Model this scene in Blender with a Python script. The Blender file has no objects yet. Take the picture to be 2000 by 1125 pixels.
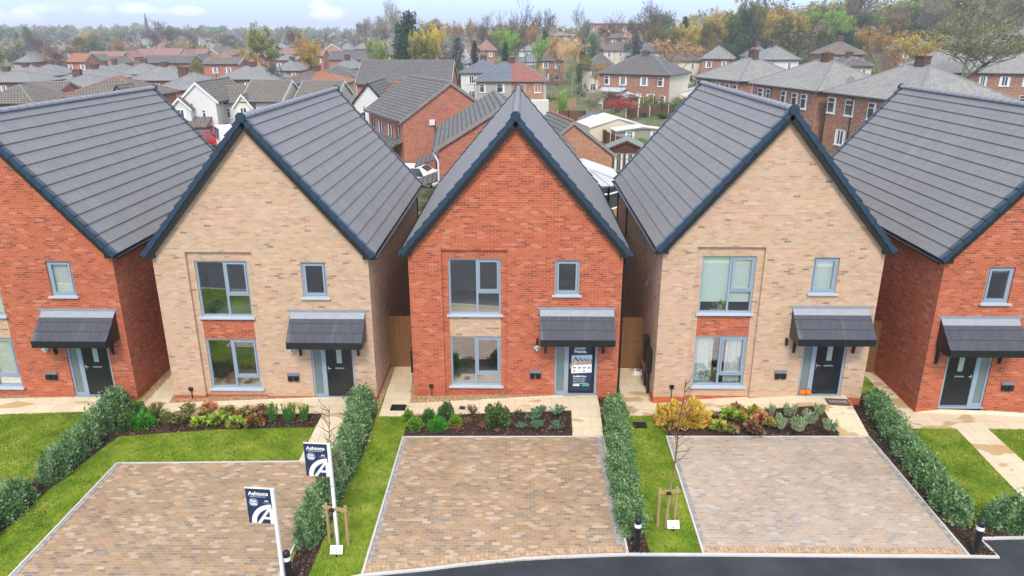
import bpy, math, random
import numpy as np
from mathutils import Vector, Matrix, Euler
R = math.radians
random.seed(7); rng = np.random.default_rng(7)
scene = bpy.context.scene
COL = scene.collection
# ------------------------------------------------------------------ camera (surveyed from the photograph)
CX, CD, CH, PITCH, YAW, FPX = 3.6864, 22.6153, 11.6846, 0.3344, 0.0153, 1440.42
def ray(px, py):
    X, Y = (px-1000)/FPX, -(py-562.5)/FPX
    c, s = math.cos(PITCH), math.sin(PITCH); fw = c+s*Y; up = -s+c*Y
    c, s = math.cos(YAW), math.sin(YAW)
    return (c*X-s*fw, s*X+c*fw, up)
def atz(px, py, z):
    d = ray(px, py); t = (z-CH)/d[2]; return Vector((CX+t*d[0], -CD+t*d[1], z))
def aty(px, py, y):
    d = ray(px, py); t = (y+CD)/d[1]; return Vector((CX+t*d[0], y, CH+t*d[2]))
G = -0.12                                   # level of drives and lawns
def P(px, py, z=G): return atz(px, py, z)
cam = bpy.data.objects.new('camera', bpy.data.cameras.new('camera')); COL.objects.link(cam)
cam.location = (CX, -CD, CH); cam.rotation_euler = (math.pi/2-PITCH, 0, YAW)
cam.data.sensor_width = 36; cam.data.lens = FPX/2000*36; cam.data.clip_end = 8000; cam.data.clip_start = 0.3
scene.camera = cam

# ------------------------------------------------------------------ node helpers
class N:
    def __init__(s, name, rough=.7, spec=.3):
        s.m = bpy.data.materials.new(name); s.m.use_nodes = True
        s.t = s.m.node_tree; s.b = s.t.nodes['Principled BSDF']
        s.b.inputs['Roughness'].default_value = rough; s.b.inputs['Specular IOR Level'].default_value = spec
    def n(s, kind, **kw):
        x = s.t.nodes.new(kind)
        for k, v in kw.items():
            if k in x.inputs.keys(): s.set(x.inputs[k], v)
            else: setattr(x, k, v)
        return x
    def set(s, i, v):
        if isinstance(v, bpy.types.NodeSocket): s.t.links.new(v, i)
        else: i.default_value = v
    def uv(s): return s.n('ShaderNodeTexCoord').outputs['UV']
    def obj(s): return s.n('ShaderNodeTexCoord').outputs['Object']
    def geo(s): return s.n('ShaderNodeNewGeometry').outputs['Position']
    def map(s, v, sc=(1,1,1), loc=(0,0,0)):
        x = s.n('ShaderNodeMapping'); s.set(x.inputs['Vector'], v); x.inputs['Scale'].default_value = sc; x.inputs['Location'].default_value = loc
        return x.outputs[0]
    def noise(s, v, scale, detail=3, rough=.55):
        x = s.n('ShaderNodeTexNoise'); s.set(x.inputs['Vector'], v)
        x.inputs['Scale'].default_value = scale; x.inputs['Detail'].default_value = detail; x.inputs['Roughness'].default_value = rough
        return x.outputs['Fac']
    def ramp(s, f, stops, interp='LINEAR'):
        x = s.n('ShaderNodeValToRGB'); s.set(x.inputs[0], f); cr = x.color_ramp; cr.interpolation = interp
        while len(cr.elements) < len(stops): cr.elements.new(.5)
        for e, (p, c) in zip(cr.elements, stops):
            e.position = p; e.color = (*c, 1) if not isinstance(c, float) else (c, c, c, 1)
        return x.outputs[0]
    def mix(s, f, a, b, mode='MIX'):
        x = s.n('ShaderNodeMix'); x.data_type = 'RGBA'; x.blend_type = mode
        s.set(x.inputs[0], f)
        for i, v in ((6, a), (7, b)): s.set(x.inputs[i], (*v, 1) if isinstance(v, tuple) and len(v) == 3 else v)
        return x.outputs[2]
    def math(s, op, a, b=0.):
        x = s.n('ShaderNodeMath'); x.operation = op; s.set(x.inputs[0], a); s.set(x.inputs[1], b); return x.outputs[0]
    def hsv(s, c, h=.5, sa=1., v=1.):
        x = s.n('ShaderNodeHueSaturation'); s.set(x.inputs['Color'], c); s.set(x.inputs['Hue'], h); s.set(x.inputs['Saturation'], sa); s.set(x.inputs['Value'], v); return x.outputs[0]
    def col(s, c): s.set(s.b.inputs['Base Color'], (*c, 1) if isinstance(c, tuple) and len(c) == 3 else c); return s
    def bump(s, h, strength=.4, dist=.01):
        x = s.n('ShaderNodeBump'); s.set(x.inputs['Height'], h); x.inputs['Strength'].default_value = strength; x.inputs['Distance'].default_value = dist
        s.set(s.b.inputs['Normal'], x.outputs[0]); return s
    def brick(s, v, w, h, mortar, smooth=.1, offset=.5, bias=0.):
        x = s.n('ShaderNodeTexBrick'); s.set(x.inputs['Vector'], v); x.offset = offset
        x.inputs['Color1'].default_value = (0,0,0,1); x.inputs['Color2'].default_value = (1,1,1,1); x.inputs['Mortar'].default_value = (.5,.5,.5,1)
        for k, q in (('Scale',1), ('Mortar Size', mortar), ('Mortar Smooth', smooth), ('Bias', bias), ('Brick Width', w), ('Row Height', h)): x.inputs[k].default_value = q
        return x.outputs['Color'], x.outputs['Fac']

def m_plain(name, c, rough=.6, var=.12, scale=3., spec=.3, bump=0., metal=0.):
    k = N(name, rough, spec); f = k.noise(k.obj(), scale, 4)
    k.b.inputs['Metallic'].default_value = metal
    k.col(k.hsv((*c, 1), v=k.math('ADD', 1-var, k.math('MULTIPLY', f, 2*var))))
    if bump: k.bump(k.noise(k.obj(), scale*12, 3), bump, .01)
    return k.m
def m_brick(name, stops, mortar, w=.225, h=.075, ms=.006, zone=.1, stain=(.5,.4,.3), rough=.85, dirt=.15, tint=None):
    k = N(name, rough, .2); uv = k.uv()
    c, f = k.brick(uv, w, h, ms)
    base = k.ramp(c, stops)
    z = k.noise(k.map(uv, (.25, 1.6, 1)), 1.1, 4)           # batches of bricks laid in bands
    base = k.hsv(base, h=k.math('ADD', .5-zone*.12, k.math('MULTIPLY', z, zone*.24)), v=k.math('ADD', 1-zone*1.2, k.math('MULTIPLY', z, 2.4*zone)))
    if tint: base = k.mix(k.math('MULTIPLY', k.ramp(k.noise(k.map(uv, (.2, .8, 1), (3,1,0)), .9, 3), [(.42, 0.), (.58, 1.)]), .8), base, k.mix(1., base, tint, 'MULTIPLY'))
    fine = k.noise(uv, 60, 2)
    base = k.mix(k.math('MULTIPLY', fine, .22), base, tuple(mortar))
    d = k.noise(k.map(uv, (1, .6, 1)), .9, 5, .65)
    base = k.mix(k.math('MULTIPLY', k.math('GREATER_THAN', d, .62), dirt), base, stain)
    k.col(k.mix(f, base, mortar))
    k.bump(k.math('SUBTRACT', 1., f), .5, .006)
    return k.m
def m_tiles(name, c, w, h, ms=.012, var=.25, line=.45, moss=0., mosscol=(.16,.17,.06), streak=.2, rough=.7, smooth=.2, bumpd=.02):
    k = N(name, rough, .3); uv = k.uv()
    t, f = k.brick(uv, w, h, ms, smooth)
    base = k.hsv((*c, 1), v=k.math('ADD', 1-var, k.math('MULTIPLY', t, 2*var)))
    st = k.noise(k.map(uv, (7, .35, 1)), 1.5, 4)
    base = k.hsv(base, v=k.math('ADD', 1-streak, k.math('MULTIPLY', st, 2*streak)))
    if moss:
        mm = k.noise(k.map(uv, (1.2, .3, 1)), 1., 5, .7)
        base = k.mix(k.ramp(mm, [(.52, 0.), (.68, float(moss))]), base, mosscol)
    k.col(k.mix(k.math('MULTIPLY', f, line), base, (.01,.01,.012)))
    saw = k.math('FRACT', k.math('DIVIDE', k.n('ShaderNodeSeparateXYZ', Vector=uv).outputs[1], h))
    k.bump(k.math('SUBTRACT', k.math('SUBTRACT', 1., f), saw), .6, bumpd)
    return k.m

# ------------------------------------------------------------------ mesh builder
MIR = None                                                     # mirror about x = MIR/2 while building a handed house
class MB:
    def __init__(s): s.v = []; s.f = []; s.k = []
    def face(s, pts, k=0):
        b = len(s.v); s.v += [tuple(p) for p in pts]; s.f.append(tuple(range(b, b+len(pts)))); s.k.append(k); return s
    def box(s, x0, x1, y0, y1, z0, z1, k=0, skip=''):
        p = [(x0,y0,z0),(x1,y0,z0),(x1,y1,z0),(x0,y1,z0),(x0,y0,z1),(x1,y0,z1),(x1,y1,z1),(x0,y1,z1)]
        b = len(s.v); s.v += p
        for n, q in (('b',(3,2,1,0)),('t',(4,5,6,7)),('f',(0,1,5,4)),('r',(1,2,6,5)),('k',(2,3,7,6)),('l',(3,0,4,7))):
            if n not in skip: s.f.append(tuple(b+i for i in q)); s.k.append(k)
        return s
    def hexa(s, p, k=0):                                       # eight corners, bottom ring then top ring
        b = len(s.v); s.v += [tuple(q) for q in p]
        for q in ((3,2,1,0),(4,5,6,7),(0,1,5,4),(1,2,6,5),(2,3,7,6),(3,0,4,7)): s.f.append(tuple(b+i for i in q)); s.k.append(k)
        return s
    def prism(s, poly, a, b_, axis='y', k=0):                  # poly of 2-D points swept along an axis
        f = {'y': lambda p, t: (p[0], t, p[1]), 'x': lambda p, t: (t, p[0], p[1]), 'z': lambda p, t: (p[0], p[1], t)}[axis]
        n = len(poly); b = len(s.v); s.v += [f(p, a) for p in poly]+[f(p, b_) for p in poly]
        s.f.append(tuple(b+i for i in range(n))); s.f.append(tuple(b+n+i for i in reversed(range(n)))); s.k += [k, k]
        for i in range(n): j = (i+1) % n; s.f.append((b+i, b+n+i, b+n+j, b+j)); s.k.append(k)
        return s
    def tube(s, p0, p1, r0, r1=None, n=8, k=0, caps=True):
        r1 = r0 if r1 is None else r1; p0 = Vector(p0); p1 = Vector(p1); d = (p1-p0)
        if d.length < 1e-6: return s
        d.normalize(); u = d.cross(Vector((0,0,1)) if abs(d.z) < .9 else Vector((1,0,0))).normalized(); w = d.cross(u)
        b = len(s.v)
        for p, r in ((p0, r0), (p1, r1)):
            for i in range(n):
                a = 2*math.pi*i/n; s.v.append(tuple(p+(u*math.cos(a)+w*math.sin(a))*r))
        for i in range(n): j = (i+1) % n; s.f.append((b+i, b+j, b+n+j, b+n+i)); s.k.append(k)
        if caps: s.f += [tuple(b+i for i in reversed(range(n))), tuple(b+n+i for i in range(n))]; s.k += [k, k]
        return s
    def path(s, pts, r, n=6, k=0):
        for a, b in zip(pts, pts[1:]): s.tube(a, b, r, r, n, k)
        return s
    def lathe(s, prof, c=(0,0,0), n=16, k=0):                  # profile of (radius, z)
        b = len(s.v)
        for r, z in prof:
            for i in range(n): a = 2*math.pi*i/n; s.v.append((c[0]+r*math.cos(a), c[1]+r*math.sin(a), c[2]+z))
        for q in range(len(prof)-1):
            for i in range(n): j = (i+1) % n; s.f.append((b+q*n+i, b+q*n+j, b+(q+1)*n+j, b+(q+1)*n+i)); s.k.append(k)
        s.f += [tuple(b+i for i in reversed(range(n))), tuple(b+(len(prof)-1)*n+i for i in range(n))]; s.k += [k, k]
        return s
    def mesh(s, name, mats, smooth=False):
        me = bpy.data.meshes.new(name); V = s.v; F = s.f
        if MIR is not None: V = [(MIR-x, y, z) for x, y, z in V]; F = [tuple(reversed(f)) for f in F]
        me.from_pydata(V, [], F)
        for m in (mats if isinstance(mats, (list, tuple)) else [mats]): me.materials.append(m)
        if any(s.k): me.polygons.foreach_set('material_index', s.k)
        uvl = me.uv_layers.new(name='UVMap'); co = np.array(V, float); uv = np.zeros((len(me.loops), 2)); li = 0
        for f in F:
            p = co[list(f)]; q = np.roll(p, -1, axis=0); nn = np.cross(p, q).sum(0); L = np.linalg.norm(nn)
            nn = nn/L if L > 1e-12 else np.array([0,0,1.])
            h = math.hypot(nn[0], nn[1])
            if h < .05: t = np.array([1.,0,0]); w = np.array([0,1.,0])
            else: t = np.array([-nn[1], nn[0], 0])/h; w = np.array([0,0,1.]) if h > .98 else np.cross(nn, t)
            if w[2] < 0: w = -w
            uv[li:li+len(f), 0] = p@t; uv[li:li+len(f), 1] = p@w; li += len(f)
        uvl.data.foreach_set('uv', uv.ravel())
        if smooth: me.polygons.foreach_set('use_smooth', [True]*len(me.polygons))
        me.update(); return me
    def build(s, name, mats, parent=None, smooth=False, **tags):
        o = bpy.data.objects.new(name, s.mesh(name, mats, smooth)); COL.objects.link(o)
        if parent is not None: o.parent = parent
        for k, v in tags.items(): o[k] = v
        return o
def tag(o, label=None, category=None, group=None, kind=None):
    for k, v in (('label', label), ('category', category), ('group', group), ('kind', kind)):
        if v is not None: o[k] = v
    return o
def empty(name, loc, rz=0., **t):
    o = bpy.data.objects.new(name, None); COL.objects.link(o); o.location = loc; o.rotation_euler = (0,0,rz); o.empty_display_size = .3
    return tag(o, **t)
def link(name, me, parent=None, loc=(0,0,0), rz=0., sc=(1,1,1), mat=None):
    o = bpy.data.objects.new(name, me); COL.objects.link(o); o.location = loc; o.rotation_euler = (0,0,rz); o.scale = sc
    if parent is not None: o.parent = parent
    if mat is not None: o.material_slots[0].link = 'OBJECT'; o.material_slots[0].material = mat
    return o
def copy_tree(o, parent=None):
    c = o.copy(); COL.objects.link(c); c.parent = parent
    for ch in list(o.children): copy_tree(ch, c)
    return c
def text_mesh(s, size, bold=0., align='LEFT', shear=0.):
    cu = bpy.data.curves.new('lettering', 'FONT'); cu.body = s; cu.size = size; cu.align_x = align; cu.offset = bold; cu.shear = shear; cu.resolution_u = 3
    o = bpy.data.objects.new('lettering', cu); COL.objects.link(o); bpy.context.view_layer.update()
    me = bpy.data.meshes.new_from_object(o.evaluated_get(bpy.context.evaluated_depsgraph_get()))
    bpy.data.objects.remove(o); return me
def lettering(name, s, size, mat, parent, loc, rot=(R(90),0,0), bold=0., align='LEFT', shear=0.):
    me = text_mesh(s, size, bold, align, shear); me.materials.clear(); me.materials.append(mat); me.name = name
    o = bpy.data.objects.new(name, me); COL.objects.link(o); o.parent = parent; o.location = loc; o.rotation_euler = rot
    return o
# leaves: many small rhombic or square faces in one mesh, with a per-face shade value
def leaf_mesh(name, pts, size, mat, aspect=.45, up=None, shade=None, jitter=.35, tri=False, dirs=None, square=False):
    n = len(pts); pts = np.asarray(pts, float)
    d = rng.normal(size=(n,3)) if dirs is None else np.asarray(dirs, float)+rng.normal(size=(n,3))*.3
    if up is not None and dirs is None: d[:,2] = d[:,2]*.5+up
    d /= np.linalg.norm(d, axis=1)[:,None]+1e-9
    e = np.cross(d, rng.normal(size=(n,3))); e /= np.linalg.norm(e, axis=1)[:,None]+1e-9
    L = size*(1+jitter*rng.normal(size=n)).clip(.4, 1.8)[:,None]; Wd = L*aspect
    if tri: V = np.stack([pts-e*Wd*.5, pts+e*Wd*.5, pts+d*L], 1); c = 3
    elif square: V = np.stack([pts-e*Wd*.5-d*L*.5, pts+e*Wd*.5-d*L*.5, pts+e*Wd*.4+d*L*.5, pts-e*Wd*.4+d*L*.5], 1); c = 4
    else: V = np.stack([pts, pts+d*L*.45+e*Wd*.5, pts+d*L, pts+d*L*.45-e*Wd*.5], 1); c = 4
    me = bpy.data.meshes.new(name); V = V.reshape(-1,3)
    me.vertices.add(n*c); me.vertices.foreach_set('co', V.ravel())
    me.loops.add(n*c); me.loops.foreach_set('vertex_index', np.arange(n*c, dtype=np.int32))
    me.polygons.add(n); me.polygons.foreach_set('loop_start', np.arange(0, n*c, c, dtype=np.int32))
    me.update(calc_edges=True)
    a = me.attributes.new('shade', 'FLOAT', 'FACE')
    sh = rng.random(n) if shade is None else np.clip(np.asarray(shade)+rng.normal(size=n)*.12, 0, 1)
    a.data.foreach_set('value', sh.astype(np.float32))
    me.materials.append(mat); return me
def m_leaf(name, stops, rough=.55, trans=.25, objvar=0.):
    k = N(name, rough, .3); a = k.n('ShaderNodeAttribute', attribute_name='shade').outputs['Fac']
    c = k.ramp(a, stops)
    if objvar:
        r = k.n('ShaderNodeObjectInfo').outputs['Random']
        c = k.hsv(c, h=k.math('ADD', .5-.03*objvar, k.math('MULTIPLY', r, .06*objvar)), v=k.math('ADD', 1-.3*objvar, k.math('MULTIPLY', r, .5*objvar)))
    k.col(c)
    if trans:
        t = k.n('ShaderNodeBsdfTranslucent', Color=c); mx = k.n('ShaderNodeMixShader'); mx.inputs[0].default_value = trans
        k.t.links.new(k.b.outputs[0], mx.inputs[1]); k.t.links.new(t.outputs[0], mx.inputs[2])
        k.t.links.new(mx.outputs[0], k.t.nodes['Material Output'].inputs[0])
    return k.m
SKYV0, SKYV1, SKYC, CLOUDC, SKYS, SUNE, EXPO, HAZE = .6, .85, (5.0,7.3,13.2), (10.5,10.3,10.9), .13, 1.9, .56, .00055
SKYHI = (8.4,8.6,9.4)

# ------------------------------------------------------------------ materials
M = {}
M['red'] = m_brick('red_brick', [(0,(.20,.05,.03)),(.14,(.32,.062,.028)),(.3,(.41,.080,.034)),(.7,(.445,.092,.040)),(.88,(.47,.12,.055)),(1,(.50,.19,.115))], (.50,.25,.155), ms=.0055, zone=.08, stain=(.42,.20,.13))
M['buff'] = m_brick('buff_brick', [(0,(.20,.14,.10)),(.012,(.28,.19,.13)),(.025,(.38,.245,.155)),(.2,(.56,.37,.24)),(.4,(.45,.28,.175)),(.55,(.59,.345,.235)),(.75,(.49,.33,.225)),(.9,(.60,.42,.29)),(1,(.41,.31,.24))], (.57,.43,.325), zone=.10, stain=(.47,.34,.23), dirt=.3, tint=(.95,1.03,.96))
M['plinth'] = m_brick('plinth_brick', [(0,(.40,.075,.035)),(1,(.52,.13,.06))], (.48,.16,.09), zone=.05, ms=.004)
M['oldred'] = m_brick('weathered_red_brick', [(0,(.12,.045,.035)),(.4,(.31,.11,.06)),(.8,(.40,.165,.09)),(1,(.48,.29,.19))], (.40,.29,.22), ms=.008, zone=.14, dirt=.2)
M['bgred'] = m_brick('bright_red_brick', [(0,(.26,.07,.04)),(.4,(.40,.11,.06)),(1,(.48,.17,.10))], (.46,.28,.21), ms=.007, zone=.1, dirt=.15)
M['bgorange'] = m_brick('orange_brick', [(0,(.34,.13,.06)),(1,(.52,.26,.14))], (.46,.34,.25), zone=.08)
M['pebble'] = m_plain('pebbledash_render', (.40,.36,.33), .9, .1, 8, bump=.4)
M['white'] = m_plain('white_render', (.64,.64,.62), .85, .05, 1.5)
M['cream'] = m_plain('cream_render', (.66,.60,.48), .85, .08, 1.2)
M['stone'] = m_plain('grey_stone', (.25,.24,.23), .9, .2, 1.)
def new_tile(nm, cc):
    k = N(nm, .65, .2); uv = k.uv()
    t, f = k.brick(uv, .33, .4, .008, .3)
    g = k.noise(k.map(uv, (26, 1.1, 1)), 1.4, 4)
    c = k.hsv((*cc, 1), v=k.math('ADD', .84, k.math('ADD', k.math('MULTIPLY', t, .10), k.math('MULTIPLY', g, .24))))
    s = k.noise(k.map(uv, (2.2, .25, 1)), .9, 3)               # pale efflorescence streaks
    c = k.mix(k.ramp(s, [(.58, 0.), (.74, .3)]), c, (.33,.32,.34))
    k.col(k.mix(k.math('MULTIPLY', f, .32), c, (.04,.04,.05))); k.bump(k.math('ADD', k.math('MULTIPLY', g, .5), k.math('SUBTRACT', 1., f)), .25, .004)
    return k.m
M['tile'] = new_tile('smooth_grey_roof_tile', (.212,.214,.222))
M['canopytile'] = new_tile('canopy_grey_tile', (.07,.075,.092))
M['lead'] = m_plain('lead_flashing', (.27,.295,.33), .5, .18, 5, .4)
M['ridge'] = m_plain('ridge_tile', (.27,.275,.30), .6, .12, 4, .3, .2)
M['bgridge'] = m_plain('weathered_ridge_tile', (.20,.20,.20), .8, .2, 4)
M['navy'] = m_plain('navy_verge_plastic', (.016,.038,.072), .4, .15, 4, .5)
M['black'] = m_plain('black_plastic', (.012,.013,.015), .35, .1, 4, .45)
M['frame'] = m_plain('grey_window_frame', (.27,.345,.42), .4, .04, 3, .4)
M['sill'] = m_plain('pale_grey_sill', (.44,.50,.56), .5, .05, 3)
M['wframe'] = m_plain('white_plastic_frame', (.72,.74,.75), .4, .03, 3, .4)
M['door'] = m_plain('black_door', (.012,.014,.018), .3, .1, 3, .5)
M['chrome'] = m_plain('satin_chrome', (.6,.6,.62), .25, .05, 3, .5, metal=1.)
M['wood'] = (lambda k: (k.col(k.mix(k.noise(k.map(k.obj(), (30, 30, 1.2)), 1, 4), (.12,.055,.02), (.30,.16,.065))), k.m)[1])(N('brown_timber', .75, .2))
M['palewood'] = (lambda k: (k.col(k.mix(k.noise(k.map(k.obj(), (30, 30, 1.5)), 1, 4), (.30,.19,.09), (.50,.36,.19))), k.m)[1])(N('pale_timber', .8, .2))
M['fencewood'] = (lambda k: (k.col(k.mix(k.noise(k.map(k.obj(), (9, 9, 1.5)), 1, 4), (.09,.045,.03), (.20,.10,.06))), k.m)[1])(N('dark_fence_timber', .85, .1))
M['greenwood'] = m_plain('weathered_grey_timber', (.30,.29,.25), .85, .2, 3)
M['concrete'] = m_plain('pale_concrete', (.55,.54,.52), .8, .12, 3, bump=.2)
M['interior'] = m_plain('interior_wall', (.38,.40,.39), .9, .1, 1.)
M['blind'] = m_plain('pale_mint_blind', (.74,.82,.78), .8, .04, 2.)
M['voile'] = m_plain('grey_voile_curtain', (.70,.75,.78), .8, .15, 3.)
def glass(nm, tint, trans, refl):
    k = N(nm, .05, .5); k.t.nodes.remove(k.b)
    tr = k.n('ShaderNodeBsdfTransparent', Color=(*tint, 1)); gl = k.n('ShaderNodeBsdfGlossy', Color=(1,1,1,1), Roughness=.03)
    lw = k.n('ShaderNodeLayerWeight'); lw.inputs['Blend'].default_value = .5
    fr = k.n('ShaderNodeMath', operation='MULTIPLY_ADD'); k.set(fr.inputs[0], k.math('POWER', lw.outputs['Facing'], 3.)); fr.inputs[1].default_value = .7; fr.inputs[2].default_value = refl
    mx = k.n('ShaderNodeMixShader'); k.set(mx.inputs[0], fr.outputs[0]); k.set(mx.inputs[1], tr.outputs[0]); k.set(mx.inputs[2], gl.outputs[0])
    k.t.links.new(mx.outputs[0], k.t.nodes['Material Output'].inputs[0]); return k.m
M['glass'] = glass('window_glass', (.90,.96,.94), 1, .36)
M['dglass'] = m_plain('dark_window_glass', (.05,.06,.07), .08, .3, .8, .8)
M['frost'] = m_plain('frosted_glass', (.36,.44,.42), .25, .08, 2, .5)
M['sidelight'] = m_plain('obscured_sidelight_glass', (.15,.20,.20), .12, .2, 1.5, .6)
M['rubber'] = m_plain('black_rubber', (.015,.015,.015), .8)
M['whitepaint'] = m_plain('white_paint', (.80,.80,.79), .5, .03, 3)
M['carred'] = m_plain('red_car_paint', (.50,.02,.02), .25, .03, 3, .6)
M['airbrick'] = m_plain('orange_air_brick', (.50,.07,.03), .7, .1, 5)
M['leadgrey'] = m_plain('dull_grey_plastic', (.2,.21,.23), .5)
# paving, ground
def paving(nm, tint, wet):
    k = N(nm, .42, .45); p = k.geo(); pv = k.map(p, (1,1,1), (.03,.02,0))
    c, f = k.brick(pv, .2, .1, .005, .1)
    z = k.noise(p, .9, 4, .6)                                   # pallets of blocks laid in cloudy patches
    mixed = k.math('ADD', k.math('MULTIPLY', c, .85), k.math('MULTIPLY', z, .34))
    b = k.ramp(mixed, tint)
    eff = k.noise(k.map(p, (.7,2.,1), (4,9,0)), 1.5, 4, .6)     # lime bloom
    b = k.mix(k.ramp(eff, [(.56, 0.), (.76, .3)]), k.mix(.28, b, (.385,.275,.175) if wet > .22 else (.42,.34,.265)), (.66,.56,.45))
    d = k.noise(k.map(p, (.5, .5, 1), (11, 3, 0)), 1.4, 5, .6)
    b = k.mix(k.ramp(d, [(.50, 0.), (.60, wet)]), b, (.15,.10,.05))
    b = k.hsv(b, v=k.math('ADD', .84, k.math('MULTIPLY', k.noise(p, 90, 2), .32)))
    k.col(k.mix(k.math('MULTIPLY', f, .75), b, (.58,.50,.41) if wet < .22 else (.50,.41,.31))); k.bump(k.math('SUBTRACT', 1., f), .5, .006); return k.m
OR = [(.18,(.14,.132,.115)),(.30,(.21,.18,.14)),(.38,(.32,.225,.125)),(.46,(.27,.195,.11)),(.54,(.39,.24,.12)),(.62,(.33,.23,.13)),(.70,(.43,.26,.145)),(.78,(.25,.20,.145)),(.88,(.40,.27,.165)),(1.0,(.54,.43,.34))]
GR = [(.18,(.24,.24,.24)),(.32,(.32,.305,.29)),(.42,(.42,.33,.26)),(.50,(.35,.305,.26)),(.58,(.48,.34,.235)),(.66,(.40,.33,.27)),(.76,(.48,.35,.25)),(.84,(.33,.31,.28)),(1.0,(.52,.46,.40))]
M['pave3'] = paving('brindle_block_paving', OR, .25); M['pave4'] = paving('pale_block_paving', GR, .2)
def slabm():
    k = N('cream_paving_slab', .6, .3); p = k.geo(); c, f = k.brick(k.map(p, (1,1,1), (.13,.28,0)), .6, .6, .007, .1, .5)
    b = k.ramp(c, [(0,(.63,.53,.37)),(1,(.69,.60,.44))]); b = k.hsv(b, v=k.math('ADD', .93, k.math('MULTIPLY', k.noise(p, 6, 4), .14)))
    w = k.noise(k.map(p, (.7,1.7,1), (1.5,2.2,0)), .8, 3, .5)
    b = k.mix(k.ramp(w, [(.585, 0.), (.60, .75)]), b, (.42,.27,.10))          # damp patches
    k.col(k.mix(k.math('MULTIPLY', f, .6), b, (.30,.24,.15))); return k.m
M['slab'] = slabm()
def asphalt():
    k = N('asphalt', .75, .3); p = k.geo(); a = k.noise(p, 120, 2); z = k.noise(p, .7, 5, .6)
    c = k.ramp(k.math('ADD', k.math('MULTIPLY', a, .55), k.math('MULTIPLY', z, .45)), [(.32,(.014,.017,.023)),(.52,(.034,.039,.048)),(.66,(.085,.09,.10))])
    k.col(c); k.bump(a, .5, .01); return k.m
M['asphalt'] = asphalt()
def lawn():
    k = N('mown_grass', .9, .1); p = k.geo()
    a = k.noise(p, 38, 3, .7); z = k.noise(p, 1.3, 4, .6)
    c = k.ramp(k.math('ADD', k.math('MULTIPLY', a, .5), k.math('MULTIPLY', z, .5)), [(.34,(.05,.11,.01)),(.46,(.135,.225,.016)),(.55,(.24,.32,.028)),(.66,(.42,.42,.10))])
    k.col(c); k.bump(a, .8, .03); return k.m
M['lawn'] = lawn()
M['blade'] = m_leaf('grass_blade', [(0,(.05,.115,.01)),(.35,(.14,.25,.018)),(.7,(.27,.36,.035)),(1,(.56,.52,.18))], .7, .3)
def soil():
    k = N('bark_soil', .95, .1); p = k.geo(); a = k.noise(p, 45, 4, .8)
    k.col(k.ramp(a, [(.3,(.018,.010,.008)),(.5,(.06,.032,.025)),(.7,(.15,.09,.065))])); k.bump(a, 1., .04); return k.m
M['soil'] = soil()
M['chip'] = m_leaf('bark_chip', [(0,(.02,.012,.009)),(.5,(.07,.04,.03)),(.85,(.16,.10,.075)),(1,(.34,.27,.22))], .9, 0)
def gravel():
    k = N('pea_gravel', .9, .2); p = k.geo(); v = k.n('ShaderNodeTexVoronoi', Vector=p, Scale=28.)
    k.col(k.ramp(k.n('ShaderNodeSeparateColor', Color=v.outputs['Color']).outputs[0], [(0,(.22,.13,.06)),(.5,(.42,.28,.15)),(.9,(.58,.44,.29)),(1,(.65,.58,.48))])); k.bump(v.outputs['Distance'], -1., .03); return k.m
M['gravel'] = gravel()
M['stonechip'] = m_leaf('pebble', [(0,(.20,.11,.05)),(.5,(.44,.28,.14)),(.85,(.60,.45,.28)),(1,(.70,.62,.5))], .8, 0)
def country():
    k = N('open_ground', .95, .1); p = k.geo(); z = k.noise(p, .06, 4, .6); a = k.noise(p, .9, 4)
    k.col(k.ramp(k.math('ADD', k.math('MULTIPLY', a, .5), k.math('MULTIPLY', z, .5)), [(.35,(.05,.085,.03)),(.48,(.09,.12,.045)),(.56,(.15,.15,.09)),(.66,(.20,.18,.14))])); k.bump(a, .5, .1); return k.m
M['country'] = country()
# roofs behind
M['slate'] = m_tiles('grey_slate_roof', (.215,.22,.22), .32, .26, .012, .12, .4, .30, (.32,.30,.22), .3)
M['slate2'] = m_tiles('mossy_slate_roof', (.25,.25,.24), .34, .28, .014, .12, .5, .5, (.36,.34,.22), .3)
M['brown'] = m_tiles('brown_concrete_roof_tiles', (.20,.175,.15), .33, .34, .045, .15, .75, .35, (.24,.22,.13), .25)
M['dkbrown'] = m_tiles('dark_grey_concrete_roof_tiles', (.16,.155,.15), .33, .34, .045, .15, .8, .25, (.16,.17,.09), .2)
M['orange'] = m_tiles('orange_pantile_roof', (.40,.17,.09), .33, .34, .045, .2, .6, .15, (.22,.16,.09), .2)
M['redtile'] = m_tiles('red_tile_roof', (.36,.14,.11), .33, .34, .045, .15, .7, 0, (.2,.2,.1), .2)
M['bluegrey'] = m_tiles('blue_grey_tile_roof', (.17,.20,.245), .33, .34, .045, .12, .7, 0, (.2,.2,.1), .15)
M['pinkred'] = m_tiles('faded_red_tile_roof', (.33,.17,.14), .33, .34, .045, .15, .5, .2, (.25,.2,.14), .2)
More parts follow.
